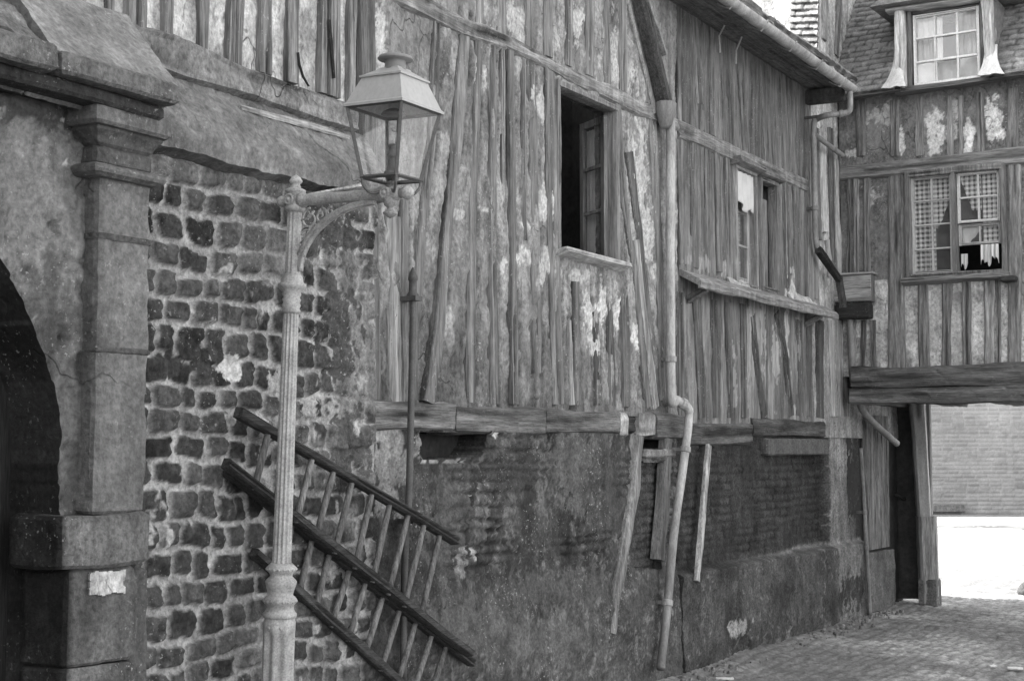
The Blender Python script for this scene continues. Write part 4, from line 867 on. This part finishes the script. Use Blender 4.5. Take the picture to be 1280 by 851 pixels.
# passage side wall with a plank door and foot stones, leaning door post
sw = root('passage_side_wall', (0, 14.4, 0), 'shadowed passage side wall with upright planks over a stone footing', 'wall')
for k in range(6):
    y = 13.98+k*.125; plank('side_plank', (.0, y, .62), (.0, y, 1.95), .118, .05, (1, 0, 0), M['oak_v'], sw, tone=.17 if k != 3 else .22, jit=.006, tv=.5)
plank('brace', yz(1120, 618, .05), yz(1136, 626, .05), .03, .03, (1, 0, 0), M['oak_y'], sw, tone=.04)
plank('brace', yz(1136, 626, .05), yz(1150, 617, .05), .03, .03, (1, 0, 0), M['oak_y'], sw, tone=.04)
rough_box('footing_stone', -.2, .05, 13.86, 14.75, 0, .60, M['stone'], sw, tone=.12, amp=.02)
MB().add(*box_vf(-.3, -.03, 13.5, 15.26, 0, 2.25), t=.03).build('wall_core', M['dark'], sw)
lp_ = root('passage_post', (.18, 15.2, 0), 'pale leaning timber door post on a squared block at the passage mouth', 'post')
P0 = ony(1147, 503, 15.2); P1 = ony(1150, 640, 15.2); P2 = ony(1163, 735, 15.2)
plank('post_shaft', (ony(1146, 503, 15.1)[0], 15.1, 2.12), (ony(1155, 648, 15.1)[0], 15.1, ony(1155, 648, 15.1)[1]), .15, .12, (.45, -.9, 0), M['paint'], lp_, tone=.36, jit=.006)
plank('post_sleeve', (ony(1158, 645, 15.1)[0], 15.1, ony(1158, 645, 15.1)[1]), (ony(1162, 745, 15.1)[0], 15.1, .02), .19, .17, (.45, -.9, 0), M['oak_v'], lp_, tone=.34, jit=.005)
rough_box('post_block', ony(1147, 740, 15.0)[0], ony(1171, 740, 15.0)[0], 15.0, 15.2, -.02, .27, M['stone'], lp_, tone=.16)
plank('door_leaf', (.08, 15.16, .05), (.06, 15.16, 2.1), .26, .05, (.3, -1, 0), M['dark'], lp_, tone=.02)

# ================================================================== GROUND, STREET, FAR WALL
def struct(o): o['kind'] = 'structure'; return o
struct(mesh('ground', [(-150, -150, -.06), (150, -150, -.06), (150, 150, -.06), (-150, 150, -.06)], [(0, 1, 2, 3)], M['sett'], None, .16))
def setts(U, V):
    mk, rd, sdm = coursed(V, U, (.075, .105), .08, .15, 501, joint=.011, wav=.085, rnd=.7)
    h = (mk-.6)*.010+(rd-.5)*.010+(fbm(U*1.2, V*1.2, 4, 502)-.5)*.06+(fbm(U*20, V*20, 3, 503)-.5)*.008
    t = .38+.11*rd+.14*(fbm(U*2, V*2, 5, 504)-.5); t = mixv(.22+0*t, t, (mk*.6+.4)*sst(.62, .40, fbm(U*1.1+3, V*.9, 4, 506))*.8+.2*mk); t = t*(1+.5*(fbm(U*13, V*13, 3, 507)-.5))
    t = mixv(t, .17, sst(.5, .62, fbm(U*1.5, V*1.1+4, 4, 505))*.6); h = h+.03*sst(.5, .0, U)
    return h, t
U, V = np.meshgrid(np.arange(-.4, 3.9, .022), np.arange(7.2, 16.8, .022), indexing='ij')
hh, t = setts(U, V)
struct(grid_mesh('cobbled_ground', np.stack([U, V, hh-.01], -1), t, None, M['sett'], None, back=(0, 0, -.05)))
U, V = np.meshgrid(np.arange(-.4, 9.0, .09), np.arange(-6, 7.22, .09), indexing='ij')
hh, t = setts(U, V)
struct(grid_mesh('cobbled_ground', np.stack([U, V, hh-.012], -1), t, None, M['sett'], None, back=(0, 0, -.05)))
struct(mesh('street', [(-60, 16.7, -.055), (60, 16.7, -.055), (60, 70, -.055), (-60, 70, -.055)], [(0, 1, 2, 3)], M['sett'], None, .21))
U, V = np.meshgrid(np.arange(-6.5, 2.2, .055), np.arange(16.75, 31, .055), indexing='ij')
hh, t = setts(U*.6, V*.6)
struct(grid_mesh('street', np.stack([U, V, hh*.8-.02], -1), t*.64, None, M['sett'], None, back=(0, 0, -.05)))
def along(p, q, w, z, name, tone, th=.012):
    p = np.array(p); q = np.array(q); d = (q-p)/np.linalg.norm(q-p); n = np.array([-d[1], d[0]])*w/2
    c = [p-n, q-n, q+n, p+n]; Vv = [(a[0], a[1], z) for a in c]+[(a[0], a[1], z-th) for a in c]
    return struct(mesh(name, Vv, [(0, 1, 2, 3), (0, 4, 5, 1), (1, 5, 6, 2), (2, 6, 7, 3), (3, 7, 4, 0)], M['sett'], None, tone))
U, W = np.meshgrid(np.linspace(-1, 22, 160), np.linspace(-1, 1, 16), indexing='ij')
wd = (1.0-.035*U)*(1+.5*(fbm(U*1.4, U*0, 4, 511)-.5)); tt_ = mixv(.03, .10, sst(.4, .65, fbm(U*1.3, W*1.5, 4, 512)))
struct(grid_mesh('gutter_channel', np.stack([-13.6+.854*U-.52*wd*W, 23.6+.52*U+.854*wd*W, .012+0*U], -1), tt_, None, M['sett'], None, back=(0, 0, -.02)))
fw = root('brick_wall', (-4.5, 37.5, 0), 'long brick wall across the sunlit street seen through the passage', 'wall')
da = np.array([.854, .52]); 
_d = _ray(1262, 560); _A = np.array([[_d[0], -da[0]], [_d[1], -da[1]]]); U_DRAIN = float(np.linalg.solve(_A, np.array([-10.5-CAM[0], 33.9-CAM[1]]))[1])
def f_fw(U, V):
    mk, rd, sdm = coursed(U, V, (.098, .104), .26, .34, 521, joint=.014, wav=.006, rnd=.2)
    t = mixv(.29, .18+.06*rd, mk)*(1+.5*(fbm(U*.8, V*.8, 4, 522)-.5)); t = mixv(t, .27, ((np.abs(U-U_DRAIN) < .06) & (V > .95))*.5)
    return (mk-.5)*.03, t
relief('brick_face', -2, 16, -.06, 3.4, .035, f_fw, M['brick_far'], fw, place=lambda U, V, h: np.stack([-10.5+da[0]*U+h*.52, 33.9+da[1]*U-h*.854, V], -1), back=(-.26, .43, 0))
rough_box('wall_plinth', -.05, .05, -.05, .05, 0, .01, M['stone'], fw) if False else None
pa = np.array([-10.5, 33.9]); p0 = pa+da*0; p1 = pa+da*6.6; n_ = np.array([.52, -.854])
plank('wall_plinth', (*(p0+n_*.08), .10), (*(p1+n_*.08), .10), .2, .16, (n_[0], n_[1], 0), M['stone'], fw, tone=.13, seg=.3)
plank('thin_jamb', (ony(1160, 503, 15.2)[0], 15.2, 2.12), (ony(1164, 700, 15.2)[0], 15.2, .2), .05, .05, (0, -1, 0), M['wood_v'], lp_, tone=.2)
bs = root('guard_stone', (.93, 16.75, 0), 'small dark stone on the sunlit street at the edge of the passage mouth', 'stone')
V1 = []; 
for i, z in enumerate((0, .03, .07, .11, .14)):
    th = np.arange(12)/12*2*np.pi; r_ = (.09, .10, .09, .065, .03)[i]; V1.append(np.stack([.93+r_*np.cos(th)*(1+.2*np.sin(th*2)), 16.75+r_*np.sin(th), np.full(12, z)], 1))
V1, F1 = loft(V1); mesh('stone_body', V1, F1, M['stone'], bs, .05, True)

for (px, py, sx, sy, a_, lb) in ((1269, 835, .09, .05, .3, 'white paper scrap lying on the setts near the right edge of the alley'), (1240, 832, .05, .035, 1.0, 'tiny pale scrap on the setts just beside the larger paper scrap'), (906, 848, .10, .05, .5, 'flattened pale scrap on the ground not far from the foot of the downpipe')):
    d = _ray(px, py); t_ = -(CAM[2]-.02)/d[2]; cx_, cy_ = CAM[0]+t_*d[0], t_*d[1]
    U, V = np.meshgrid(np.linspace(-1, 1, 7), np.linspace(-1, 1, 5), indexing='ij'); xr = U*sx*math.cos(a_)-V*sy*math.sin(a_); yr = U*sx*math.sin(a_)+V*sy*math.cos(a_)
    o_ = grid_mesh('paper_scrap', np.stack([xr*.6, yr*.6, .012+.012*fbm(U*2+px, V*2, 3, 61)], -1), .75+0*U, None, M['paint'], None, back=(0, 0, -.008)); o_.location = (cx_, cy_, .01); tag(o_, lb, 'paper scrap', 'scraps on the setts')
mb_ = MB(); rg_ = np.random.RandomState(9)
for k in range(420):
    y = rg_.uniform(8.2, 14.4); x = abs(rg_.normal(.02, .10))+(.07 if y < 9.5 else .06); r0 = rg_.uniform(.005, .022)
    th = np.arange(5)/5*2*np.pi+rg_.uniform(0, 6); b0 = np.stack([x+r0*np.cos(th)*rg_.uniform(.6, 1.3), y+r0*np.sin(th), np.full(5, .0)], 1); b1 = b0*(1, 1, 0)+(0, 0, r0*rg_.uniform(.6, 1.1)+.012); cxy = b0.mean(0); b1[:, :2] = cxy[:2]+(b1[:, :2]-cxy[:2])*.6
    V1, F1 = loft([b0, b1]); mb_.add(V1, F1, rg_.uniform(.08, .3))
gr_ = mb_.build('rubble_grit', M['stone'], None); gr_['kind'] = 'stuff'; gr_['label'] = 'loose mortar crumbs and grit lying along the wall foot'; gr_['category'] = 'grit'
# ================================================================== PIPES, RODS, POLES
def pipe(name, pts, r_, label, mat='zinc', tone=.3, k=12, parts=(), cat='downpipe', n=60, group=None, grime=0):
    P = smooth_path(pts, n); r_ = np.interp(np.linspace(0, 1, len(P)), np.linspace(0, 1, np.size(r_)), np.atleast_1d(r_)); o = root(name, tuple(P[-1]), label, cat, group)
    V1, F1 = tube_vf(P, r_*(1+.06*(vn(np.arange(len(P))*.6, np.arange(len(P))*0, 5)-.5)), k); mesh('pipe', V1, F1, M[mat], o, np.clip(tone*(1-grime*sst(.6, .92, np.repeat(np.arange(len(P))/(len(P)-1.), k)))*(1+.9*(fbm(np.repeat(np.arange(len(P)), k)*.21, np.tile(np.arange(k), len(P))*.3, 3, sd())-.5)), .02, .8), True)
    for q in parts:
        i = int(q*(len(P)-1)); r = r_[i]; a, b = P[max(i-1, 0)], P[min(i+1, len(P)-1)]; d = (b-a)/np.linalg.norm(b-a)
        V1, F1 = tube_vf([P[i]-d*.022, P[i]-d*.018, P[i]+d*.018, P[i]+d*.022], [r*1.05, r*1.28, r*1.28, r*1.05], k); mesh('pipe_collar', V1, F1, M[mat], o, tone*.8)
        V1, F1 = box_vf(-.01, P[i][0], P[i][1]-.012, P[i][1]+.012, P[i][2]-.012, P[i][2]+.012); mesh('pipe_bracket', V1, F1, M[mat], o, tone*.4)
    return o
q = lambda a, b, x=.075: yz(a, b, x)
p1 = pipe('downpipe', [q(833, 138), q(838, 158), q(838, 320), q(839, 488), q(846, 500, .10), q(858, 508, .14), q(861, 522, .14), q(855, 575, .12), q(842, 670, .10), q(833, 770, .10), q(827, 822, .10), q(826, 836, .11)], [.034]*58+[.030]*53, 'long pale zinc downpipe with a swan neck running down between the two timber houses', tone=.36, parts=(.25, .42, .62, .80), n=110, grime=.55)
V1, F1 = lathe_vf([(.03, -.12), (.045, -.10), (.075, .0), (.08, .06), (.07, .07)], (0, 0), 12)
ph = np.array(q(832, 140)); mesh('pipe_hopper', np.asarray(V1)+ph, F1, M['zinc'], p1, .2, True)
y0, z0 = onx(834, 132, .09); y1, z1 = onx(803, 0, .09)
ch = root('wooden_gutter_chute', (.08, y0, z0), 'dark wooden chute sloping steeply down to the hopper of the long downpipe', 'gutter')
plank('chute_trough', (.075, y0, z0), (.075, y1+(y1-y0)*.5, z1+(z1-z0)*.5), .075, .10, (1, 0, 0), M['oak_v'], ch, tone=.085, jit=.005)
plank('chute_board', (.085, y0-.085, z0+.35), (.085, y1-.085+(y1-y0)*.5, z1+(z1-z0)*.5), .05, .10, (1, 0, 0), M['wood_v'], ch, tone=.24, jit=.005)
pipe('downpipe', [(.425, 12.36, 4.80), (.425, 12.36, 4.70), (.40, 12.37, 4.62), q(1036, 144, .25), q(1022, 149, .12), q(1017, 160, .09), q(1018, 230, .08), q(1020, 300, .08), q(1026, 316, .08)], .027, 'bent grey downpipe hanging from the end of the long eaves gutter', tone=.24, parts=(.3, .8), n=80)
pipe('waste_pipe', [q(1018, 168, .10), q(1036, 182, .10), q(1054, 195, .11)], .024, 'thin short pipe slanting across the pale corner house plaster', tone=.2, cat='pipe', n=16)
dk = root('wooden_chute', yz(1050, 352, .1), 'dark slanting wooden chute beside the small hopper box', 'gutter')
plank('chute_body', q(1023, 312, .10), q(1049, 350, .12), .05, .06, (1, 0, 0), M['oak_v'], dk, tone=.045)
plank('chute_body', q(1048, 345, .11), q(1054, 384, .12), .05, .06, (1, 0, 0), M['oak_v'], dk, tone=.06)
pipe('waste_pipe', [q(1062, 385, .10), q(1064, 430, .10), q(1066, 470, .10), q(1072, 490, .10), q(1078, 512, .12), q(1098, 534, .14), q(1121, 554, .16)], .034, 'crooked waste pipe dropping from the hopper box and slanting under the passage beam', tone=.18, parts=(.5,), cat='pipe')
pipe('waste_pipe', [q(1076, 560, .07), q(1081, 640, .07), q(1084, 700, .08), q(1088, 768, .09)], .018, 'thin leaning pipe running down the base beside the passage planks', tone=.2, cat='pipe', parts=(.35, .6), n=24)
rodp = [q(516, 352, .06), q(516, 400, .06), q(514, 500, .09), q(511, 620, .09), q(506, 700, .08), q(504, 850, .08)]
P_ = smooth_path(rodp, 40)
rr = root('iron_gas_pipe', tuple(P_[-1]), 'dark upright iron pipe with a pointed cap rising behind the ladders', 'pipe')
V1, F1 = tube_vf(P_, .019, 10); mesh('pipe', V1, F1, M['iron'], rr, .06, True)
cpt = P_[0]; V1, F1 = lathe_vf([(.018, -.10), (.03, -.085), (.034, -.07), (.022, -.055), (.02, 0), (.026, .01), (.024, .03), (.012, .06), (.004, .075)], (0, 0), 12)
mesh('pipe_cap', np.asarray(V1)+cpt, F1, M['iron'], rr, .055, True)
for zz in (.09, 1.25):
    V1, F1 = box_vf(-.0, .10, P_[0][1]-.03-zz*.01, P_[0][1]+.03-zz*.01, P_[0][2]-zz-.012, P_[0][2]-zz+.012); mesh('pipe_clip', V1, F1, M['iron'], rr, .06)
pl = root('wooden_pole', yz(871, 726, .1), 'thin pale batten leaning against the sooty brick base beside the downpipe', 'pole')
plank('batten', q(886, 556, .03), q(871, 726, .07), .055, .03, (1, 0, 0), M['wood_v'], pl, tone=.38, jit=.004, tv=.5)

# ================================================================== LADDERS (hung on the wall, wider at the foot)
def ladder(label, X, ra, rb, rungs, wr, ext=None):
    a0, a1 = [np.array(yz(*p, X)) for p in ra]; b0, b1 = [np.array(yz(*p, X)) for p in rb]
    o = root('wooden_ladder', tuple((a1+b1)/2), label, 'ladder', 'tapered wooden ladders hung on the wall')
    for (s, e) in ((a0, a1), (b0, b1)):
        plank('rail', s, e, wr, .05, (1, 0, 0), M['oak_y'], o, tone=.05, jit=.003, tv=.35, cham=.3)
    for (p, s) in rungs:
        u = np.array(yz(*p, X)); v = np.array(yz(*s, X)); d = (v-u)/np.linalg.norm(v-u)
        P = np.array([u-d*.03, u+(v-u)*.3, u+(v-u)*.7, v+d*.03]); V1, F1 = tube_vf(P, [.013, .016, .016, .013], 8)
        mesh('rung', V1, F1, M['oak_v'], o, .17*random.uniform(.8, 1.2), True)
    return o
ladder('upper one of the two ladders, crossing behind the lamp post with its top rail highest', .165, [(298, 515), (570, 675)], [(283, 579), (588, 816)],
       [((335, 541), (320, 604)), ((362, 557), (345, 622)), ((390, 573), (372, 645)), ((417, 588), (397, 664)), ((440, 602), (420, 684)), ((465, 616), (445, 703)), ((487, 630), (467, 720)), ((510, 644), (487, 736)), ((530, 656), (507, 751)), ((550, 667), (527, 766))], .044)
ladder('lower one of the two ladders, its bottom rail reaching nearest to the ground', .10, [(284, 588), (590, 828)], [(318, 690), (560, 906)],
       [((365, 655), (352, 718)), ((390, 674), (374, 738)), ((412, 692), (395, 757)), ((437, 711), (416, 776)), ((457, 727), (437, 794)), ((479, 744), (458, 812)), ((500, 760), (478, 831)), ((520, 776), (498, 850)), ((540, 792), (516, 866)), ((558, 806), (534, 882))], .046)

# ================================================================== STREET LAMP
YL = 4.85
(xt, zt), (xb_, zb_) = ony(369, 251, YL), ony(350, 760, YL)
tilt = math.atan2(xt-xb_, zt-zb_); xg = xb_-zb_*math.tan(tilt)
lamp = root('street_lamp', (xg, YL, 0), 'grey cast iron gas street lamp with a glazed lantern on a scrolled side arm', 'street lamp')
lamp.rotation_euler = (0, tilt, 0)
K = math.cos(tilt)
zl = lambda py, X=.32: (ony(360, py, YL)[1])/K
def lpart(name, VF, tone=.3, mat='iron', smooth=True, par=None, t=None): return mesh(name, VF[0], VF[1], M[mat], par or lamp, tone if t is None else t, smooth, local=True)
LT = .34
z770, z705, z362, z350, z262, z240, z225 = zl(770), zl(705), zl(364), zl(350), zl(264), zl(240), zl(223)
lpart('pedestal', lathe_vf([(.13, 0), (.13, .05), (.11, .07), (.105, .16), (.085, .19)] + [(.072, z, .22) for z in np.linspace(.22, z770-.075, 12)] + [(.072, z770-.06, .05), (.07, z770-.03), (.064, z770-.005)], k=64, flute=8), LT, smooth=True)
for k in range(8):
    a = k*math.pi/4; V1, F1 = lathe_vf([(.004, -.008), (.008, -.003), (.008, .003), (.003, .008)], (0, 0), 8); lpart('rivet', (np.asarray(V1)+(.066*math.cos(a), .066*math.sin(a), z770-.045), F1), LT) if k in (5, 6, 7) else None
zb2 = z770
def bead(r, z, n=18):
    m = MB()
    for i in range(n):
        a = i/n*2*math.pi; V1, F1 = lathe_vf([(.001, -.008), (.0075, -.003), (.0075, .003), (.001, .008)], (r*math.cos(a), r*math.sin(a)), 6); m.add(np.asarray(V1)+(0, 0, z), F1, LT)
    return m.build('beaded_ring', M['iron'], lamp, True, local=True)
c0 = z770-.01; c1 = z705+.005; L_ = c1-c0
lpart('baluster_collar', lathe_vf([(.06, c0)]+[(r, c0+L_*s) for s, r in ((.02, .072), (.08, .074), (.12, .066), (.16, .060), (.24, .060), (.28, .070), (.34, .073), (.38, .066), (.42, .054), (.50, .058), (.60, .066), (.66, .069), (.70, .062), (.76, .048), (.82, .052), (.86, .064), (.92, .066), (.96, .055), (1.0, .045))], k=32), LT)
bead(.068, c0+L_*.31); bead(.062, c0+L_*.89)
lpart('shaft', lathe_vf([(.045, c1-.01, .0)]+[(.0415-.008*s, c1+(z362-c1)*s, .20) for s in np.linspace(.01, .97, 14)]+[(.034, z362-.005, 0)], k=72, flute=12), LT)
zc = z362
lpart('ringed_collar', lathe_vf([(.034, zc-.10)]+[(.036+(.006 if i % 2 else 0), zc-.10+.012*i) for i in range(8)]+[(.04, zc-.005), (.056, zc+.01), (.062, zc+.02), (.062, zc+.03), (.05, zc+.038), (.045, zc+.06), (.036, zc+.075)], k=32), LT)
lpart('shaft', lathe_vf([(.036, zc+.07, 0)]+[(.035-.003*s, zc+.075+(z262-zc-.075)*s, .16) for s in np.linspace(.02, .98, 8)]+[(.032, z262, 0)], k=64, flute=10), LT)
lpart('head_block', lathe_vf([(.032, z262-.01), (.042, z262), (.044, z262+.012), (.04, z262+.02), (.04, z240-.012), (.046, z240-.006), (.046, z240+.004), (.03, z240+.012)], k=24), LT)
lpart('finial', lathe_vf([(.02, z240+.008), (.024, z240+.018), (.018, z240+.03), (.026, z240+.036), (.03, z240+.044), (.02, z240+.06), (.008, z240+.068), (.002, z240+.072)], k=20), .42)
za = (z262+z240)/2
def xlathe(prof, k=20, y=0, z=0):
    V1, F1 = lathe_vf(prof, (0, 0), k); V1 = np.asarray(V1)[:, [2, 0, 1]]; return V1+(0, y, z), F1
lpart('ball_end', xlathe([(.02, -.045), (.016, -.055), (.022, -.065), (.026, -.075), (.02, -.09), (.006, -.098), (.001, -.1)], z=za), LT)
xl = .542      # lantern axis
for y in (-.042, .042):
    V1, F1 = lathe_vf([(.026, -.006), (.026, .004), (.018, .008), (.018, .004), (.010, .004), (.008, .012), (.002, .014)], (0, 0), 16); V1 = np.asarray(V1); V1 = np.stack([V1[:, 0], V1[:, 2]*(1 if y > 0 else -1)+y, V1[:, 1]+za], 1)
    lpart('rosette', (V1, F1), LT); lpart('rosette', (V1*(1, .82, 1)+(xl-.03, 0, .0), F1), LT)
lpart('side_arm', xlathe([(.034, .03), (.034, .05), (.026, .06), (.026, .15), (.024, .3), (.026, xl-.1), (.03, xl-.08), (.034, xl-.07), (.036, xl-.02), (.032, xl+.01), (.024, xl+.03)], z=za), LT)
lpart('ball_end', xlathe([(.022, xl+.03), (.018, xl+.04), (.026, xl+.048), (.03, xl+.06), (.028, xl+.075), (.015, xl+.09), (.002, xl+.094)], z=za), .36)
lpart('pendant', lathe_vf([(.001, za-.105), (.012, za-.10), (.03, za-.088), (.032, za-.08), (.016, za-.072), (.014, za-.06), (.028, za-.05), (.034, za-.03), (.03, za)], (xl-.02, 0), 20), LT*.8)
# curved brace: a deep flat iron curve with a lip
rb_ = []
zlow = zc+.085; 
for s in np.linspace(0, 1, 26):
    a = s*math.pi/2; x = .034+(xl-.10-.034)*(1-math.cos(a)); z = zlow+(za-.03-zlow)*math.sin(a)
    tx, tz = (xl-.134)*math.sin(a), (za-zlow)*math.cos(a); L2 = math.hypot(tx, tz)+1e-6; nx_, nz_ = -tz/L2, tx/L2
    w = .016-.004*s
    rb_.append(np.array([(x+nx_*w, -.012, z+nz_*w), (x+nx_*w, .012, z+nz_*w), (x+nx_*.3*w, .006, z+nz_*.3*w), (x-nx_*.3*w, .006, z-nz_*.3*w), (x-nx_*w, .013, z-nz_*w), (x-nx_*w, -.013, z-nz_*w), (x-nx_*.3*w, -.006, z-nz_*.3*w), (x+nx_*.3*w, -.006, z+nz_*.3*w)]))
lpart('curved_brace', loft(rb_), LT)
sc = MB()
def scroll(cx, cz, r0, turns, a0, sgn, r=.0055):
    th = np.linspace(0, turns*2*np.pi, 34); rr_ = r0*(1-.78*th/th[-1]); P = np.stack([cx+rr_*np.cos(a0+sgn*th), 0*th, cz+rr_*np.sin(a0+sgn*th)], 1); V1, F1 = tube_vf(P, np.linspace(r, r*.7, 34), 6); sc.add(V1, F1, LT)
zz = za-.03
scroll(.088, zz-.055, .048, 1.3, 1.6, 1); scroll(.148, zz-.045, .036, 1.3, 1.5, -1); scroll(.075, zz-.13, .032, 1.2, 3.0, -1); scroll(.20, zz-.028, .02, 1.1, 1.4, 1); scroll(.062, zz-.185, .02, 1.1, 0, 1); scroll(.115, zz-.10, .022, 1.2, .5, 1)
for (a, b) in (((.04, zz-.06), (.11, zz-.02)), ((.04, zz-.16), (.09, zz-.09)), ((.10, zz-.075), (.15, zz-.085)), ((.05, zz-.22), (.062, zz-.2))):
    V1, F1 = tube_vf([(a[0], 0, a[1]), ((a[0]+b[0])/2+.01, 0, (a[1]+b[1])/2-.008), (b[0], 0, b[1])], .005, 6); sc.add(V1, F1, LT)
sc.build('scrollwork', M['iron'], lamp, True, local=True)
# lantern (local z measured at the lantern axis)
def zlan(py): return ony(490, py, YL)[1]/K-.02
zB, zT, zR, zP, zC0, zC1 = zlan(213), zlan(127), zlan(90), zlan(80), zlan(80), zlan(66)
hb_, ht_, hr_ = .088, .140, .098
lan = bpy.data.objects.new('lantern', None); COL.objects.link(lan); lan.parent = lamp; lan.location = (xl-.02, 0, 0)
def sq(h, z): return [(-h, -h, z), (h, -h, z), (h, h, z), (-h, h, z)]
fr = MB()
def bar(a, b, r, t=.07, mb=None): V1, F1 = tube_vf([a, b], r, 4); (mb or fr).add(V1, F1, t)
for c in range(4):
    B_, T_ = sq(hb_, zB), sq(ht_, zT); bar(B_[c], T_[c], .0095); bar(B_[c], B_[(c+1) % 4], .009); bar(T_[c], T_[(c+1) % 4], .010)
    a_ = np.array(B_[c]); e_ = a_*(1.08, 1.08, 1); bar(tuple(a_), tuple(e_), .006); bar(tuple(a_+(0, 0, -.012)), tuple(a_+(0, 0, .012)), .006)
fr.build('lantern_frame', M['iron'], lan, local=True)
for c in range(4):
    B_, T_ = sq(hb_, zB+.004), sq(ht_, zT-.004); p = [np.array(v) for v in (B_[c], B_[(c+1) % 4], T_[(c+1) % 4], T_[c])]
    cen = sum(p)/4; inn = -cen*(1, 1, 0); inn /= np.linalg.norm(inn); Vg = [v for v in p]+[v+inn*.003 for v in p]
    mesh('pane', Vg, [(0, 1, 2, 3), (7, 6, 5, 4), (0, 4, 5, 1), (1, 5, 6, 2), (2, 6, 7, 3), (3, 7, 4, 0)], M['glass'], lan, None, local=True)
rf = MB(); rings = [np.array(sq(h, z)) for h, z in ((ht_*1.0, zT+.001), (ht_*1.10, zT-.004), (ht_*1.10, zT+.006), (ht_*1.03, zT+.014), (hr_*1.02, zR-.004), (hr_*1.10, zR-.002), (hr_*1.10, zR+.006), (hr_*.98, zR+.01), (hr_*.5, zP+.006), (.046, zP+.012), (.03, zP+.014))]
V1, F1 = loft(rings, cap=False); mesh('lantern_roof', V1, F1, M['enamel'], lan, .37, local=True)
mesh('roof_lining', np.concatenate([np.array(sq(ht_*.98, zT-.002)), np.array(sq(hr_*.9, zR-.02))]), [(0, 1, 5, 4), (1, 2, 6, 5), (2, 3, 7, 6), (3, 0, 4, 7), (4, 5, 6, 7)], M['paint'], lan, .4, local=True)
mesh('chimney', *lathe_vf([(.05, zP+.004), (.05, zP+.010), (.046, zP+.014), (.044, zC1-.005), (.046, zC1), (.074, zC1+.001), (.077, zC1+.006), (.07, zC1+.016), (.045, zC1+.024), (.02, zC1+.029), (.001, zC1+.030)], k=24), M['enamel'], lan, .2, True, local=True)
mesh('burner', *lathe_vf([(.014, zB-.01), (.03, zB+.01), (.034, zB+.03), (.018, zB+.04), (.016, zB+.085), (.02, zB+.09), (.026, zB+.10), (.016, zB+.115), (.016, zB+.13), (.024, zB+.14), (.016, zB+.148), (.004, zB+.15)], k=16), M['iron'], lan, .06, True, local=True)
mesh('mantle', *lathe_vf([(.014, zB+.15), (.018, zB+.16), (.019, zB+.19), (.014, zB+.21), (.006, zB+.22)], k=14), M['glass'], lan, None, True, local=True)
mesh('reflector', *lathe_vf([(.055, zT-.022), (.045, zT-.01), (.02, zT+.004), (.004, zT+.008)], k=18), M['iron'], lan, .12, True, local=True)
br = MB(); bar((-.03, .055, zB+.005), (-.03, .08, zT-.01), .009, .05, br); bar((-.03, .08, zT-.014), (.05, .0, zT-.014), .006, .06, br); br.build('supply_pipe', M['iron'], lan, local=True)
cr = MB()
for c in range(4):
    a = np.array(sq(hb_, zB)[c]); P = smooth_path([a, a*(.95, .95, 1)+(0, 0, -.035), a*(.62, .62, 1)+(0, 0, -.065), (0, 0, za+.03)], 16); V1, F1 = tube_vf(P, .006, 6); cr.add(V1, F1, .09)
    V1, F1 = tube_vf([a*(1, 1, 1), a*(.3, .3, 1)+(0, 0, -.01)], .005, 6); cr.add(V1, F1, .15)
V1, F1 = lathe_vf([(.024, za+.01), (.026, za+.03), (.016, za+.045), (.012, zB-.03), (.022, zB-.02), (.016, zB-.008)], (0, 0), 14); cr.add(V1, F1, .12)
cr.build('lantern_cradle', M['iron'], lan, True, local=True)

# ================================================================== LIGHT
EL = 33; sdv = np.array([-.96, -.27]); sdv /= np.linalg.norm(sdv)
dirn = np.array([sdv[0]*math.cos(R(EL)), sdv[1]*math.cos(R(EL)), math.sin(R(EL))])
from mathutils import Vector
sl = bpy.data.lights.new('sun', 'SUN'); sl.energy = 4.6; sl.angle = R(.5); sl.color = (1, .985, .965)
so = bpy.data.objects.new('sun', sl); COL.objects.link(so); so.location = (-20, 0, 30)
so.rotation_euler = Vector(dirn).to_track_quat('Z', 'Y').to_euler()
w = bpy.data.worlds.new('World'); S.world = w; w.use_nodes = True; nt = w.node_tree; nt.nodes.clear()
o = N(nt, 'ShaderNodeOutputWorld'); b = N(nt, 'ShaderNodeBackground'); sk = N(nt, 'ShaderNodeTexSky', sky_type='NISHITA')
sk.sun_disc = False; sk.sun_elevation = R(EL); sk.sun_rotation = math.atan2(sdv[0], sdv[1]); sk.air_density = 1.0; sk.dust_density = 2.5
bw = N(nt, 'ShaderNodeRGBToBW'); nt.links.new(sk.outputs[0], bw.inputs[0])
nt.links.new(bw.outputs[0], b.inputs[0]); b.inputs[1].default_value = .15; nt.links.new(b.outputs[0], o.inputs[0])
vs = S.view_settings; vs.view_transform = 'Standard'; vs.look = 'None'; vs.exposure = 2.72; vs.gamma = 1
S.cycles.max_bounces = 8; S.cycles.transparent_max_bounces = 12
try: S.cycles.use_denoising = True
except Exception: pass
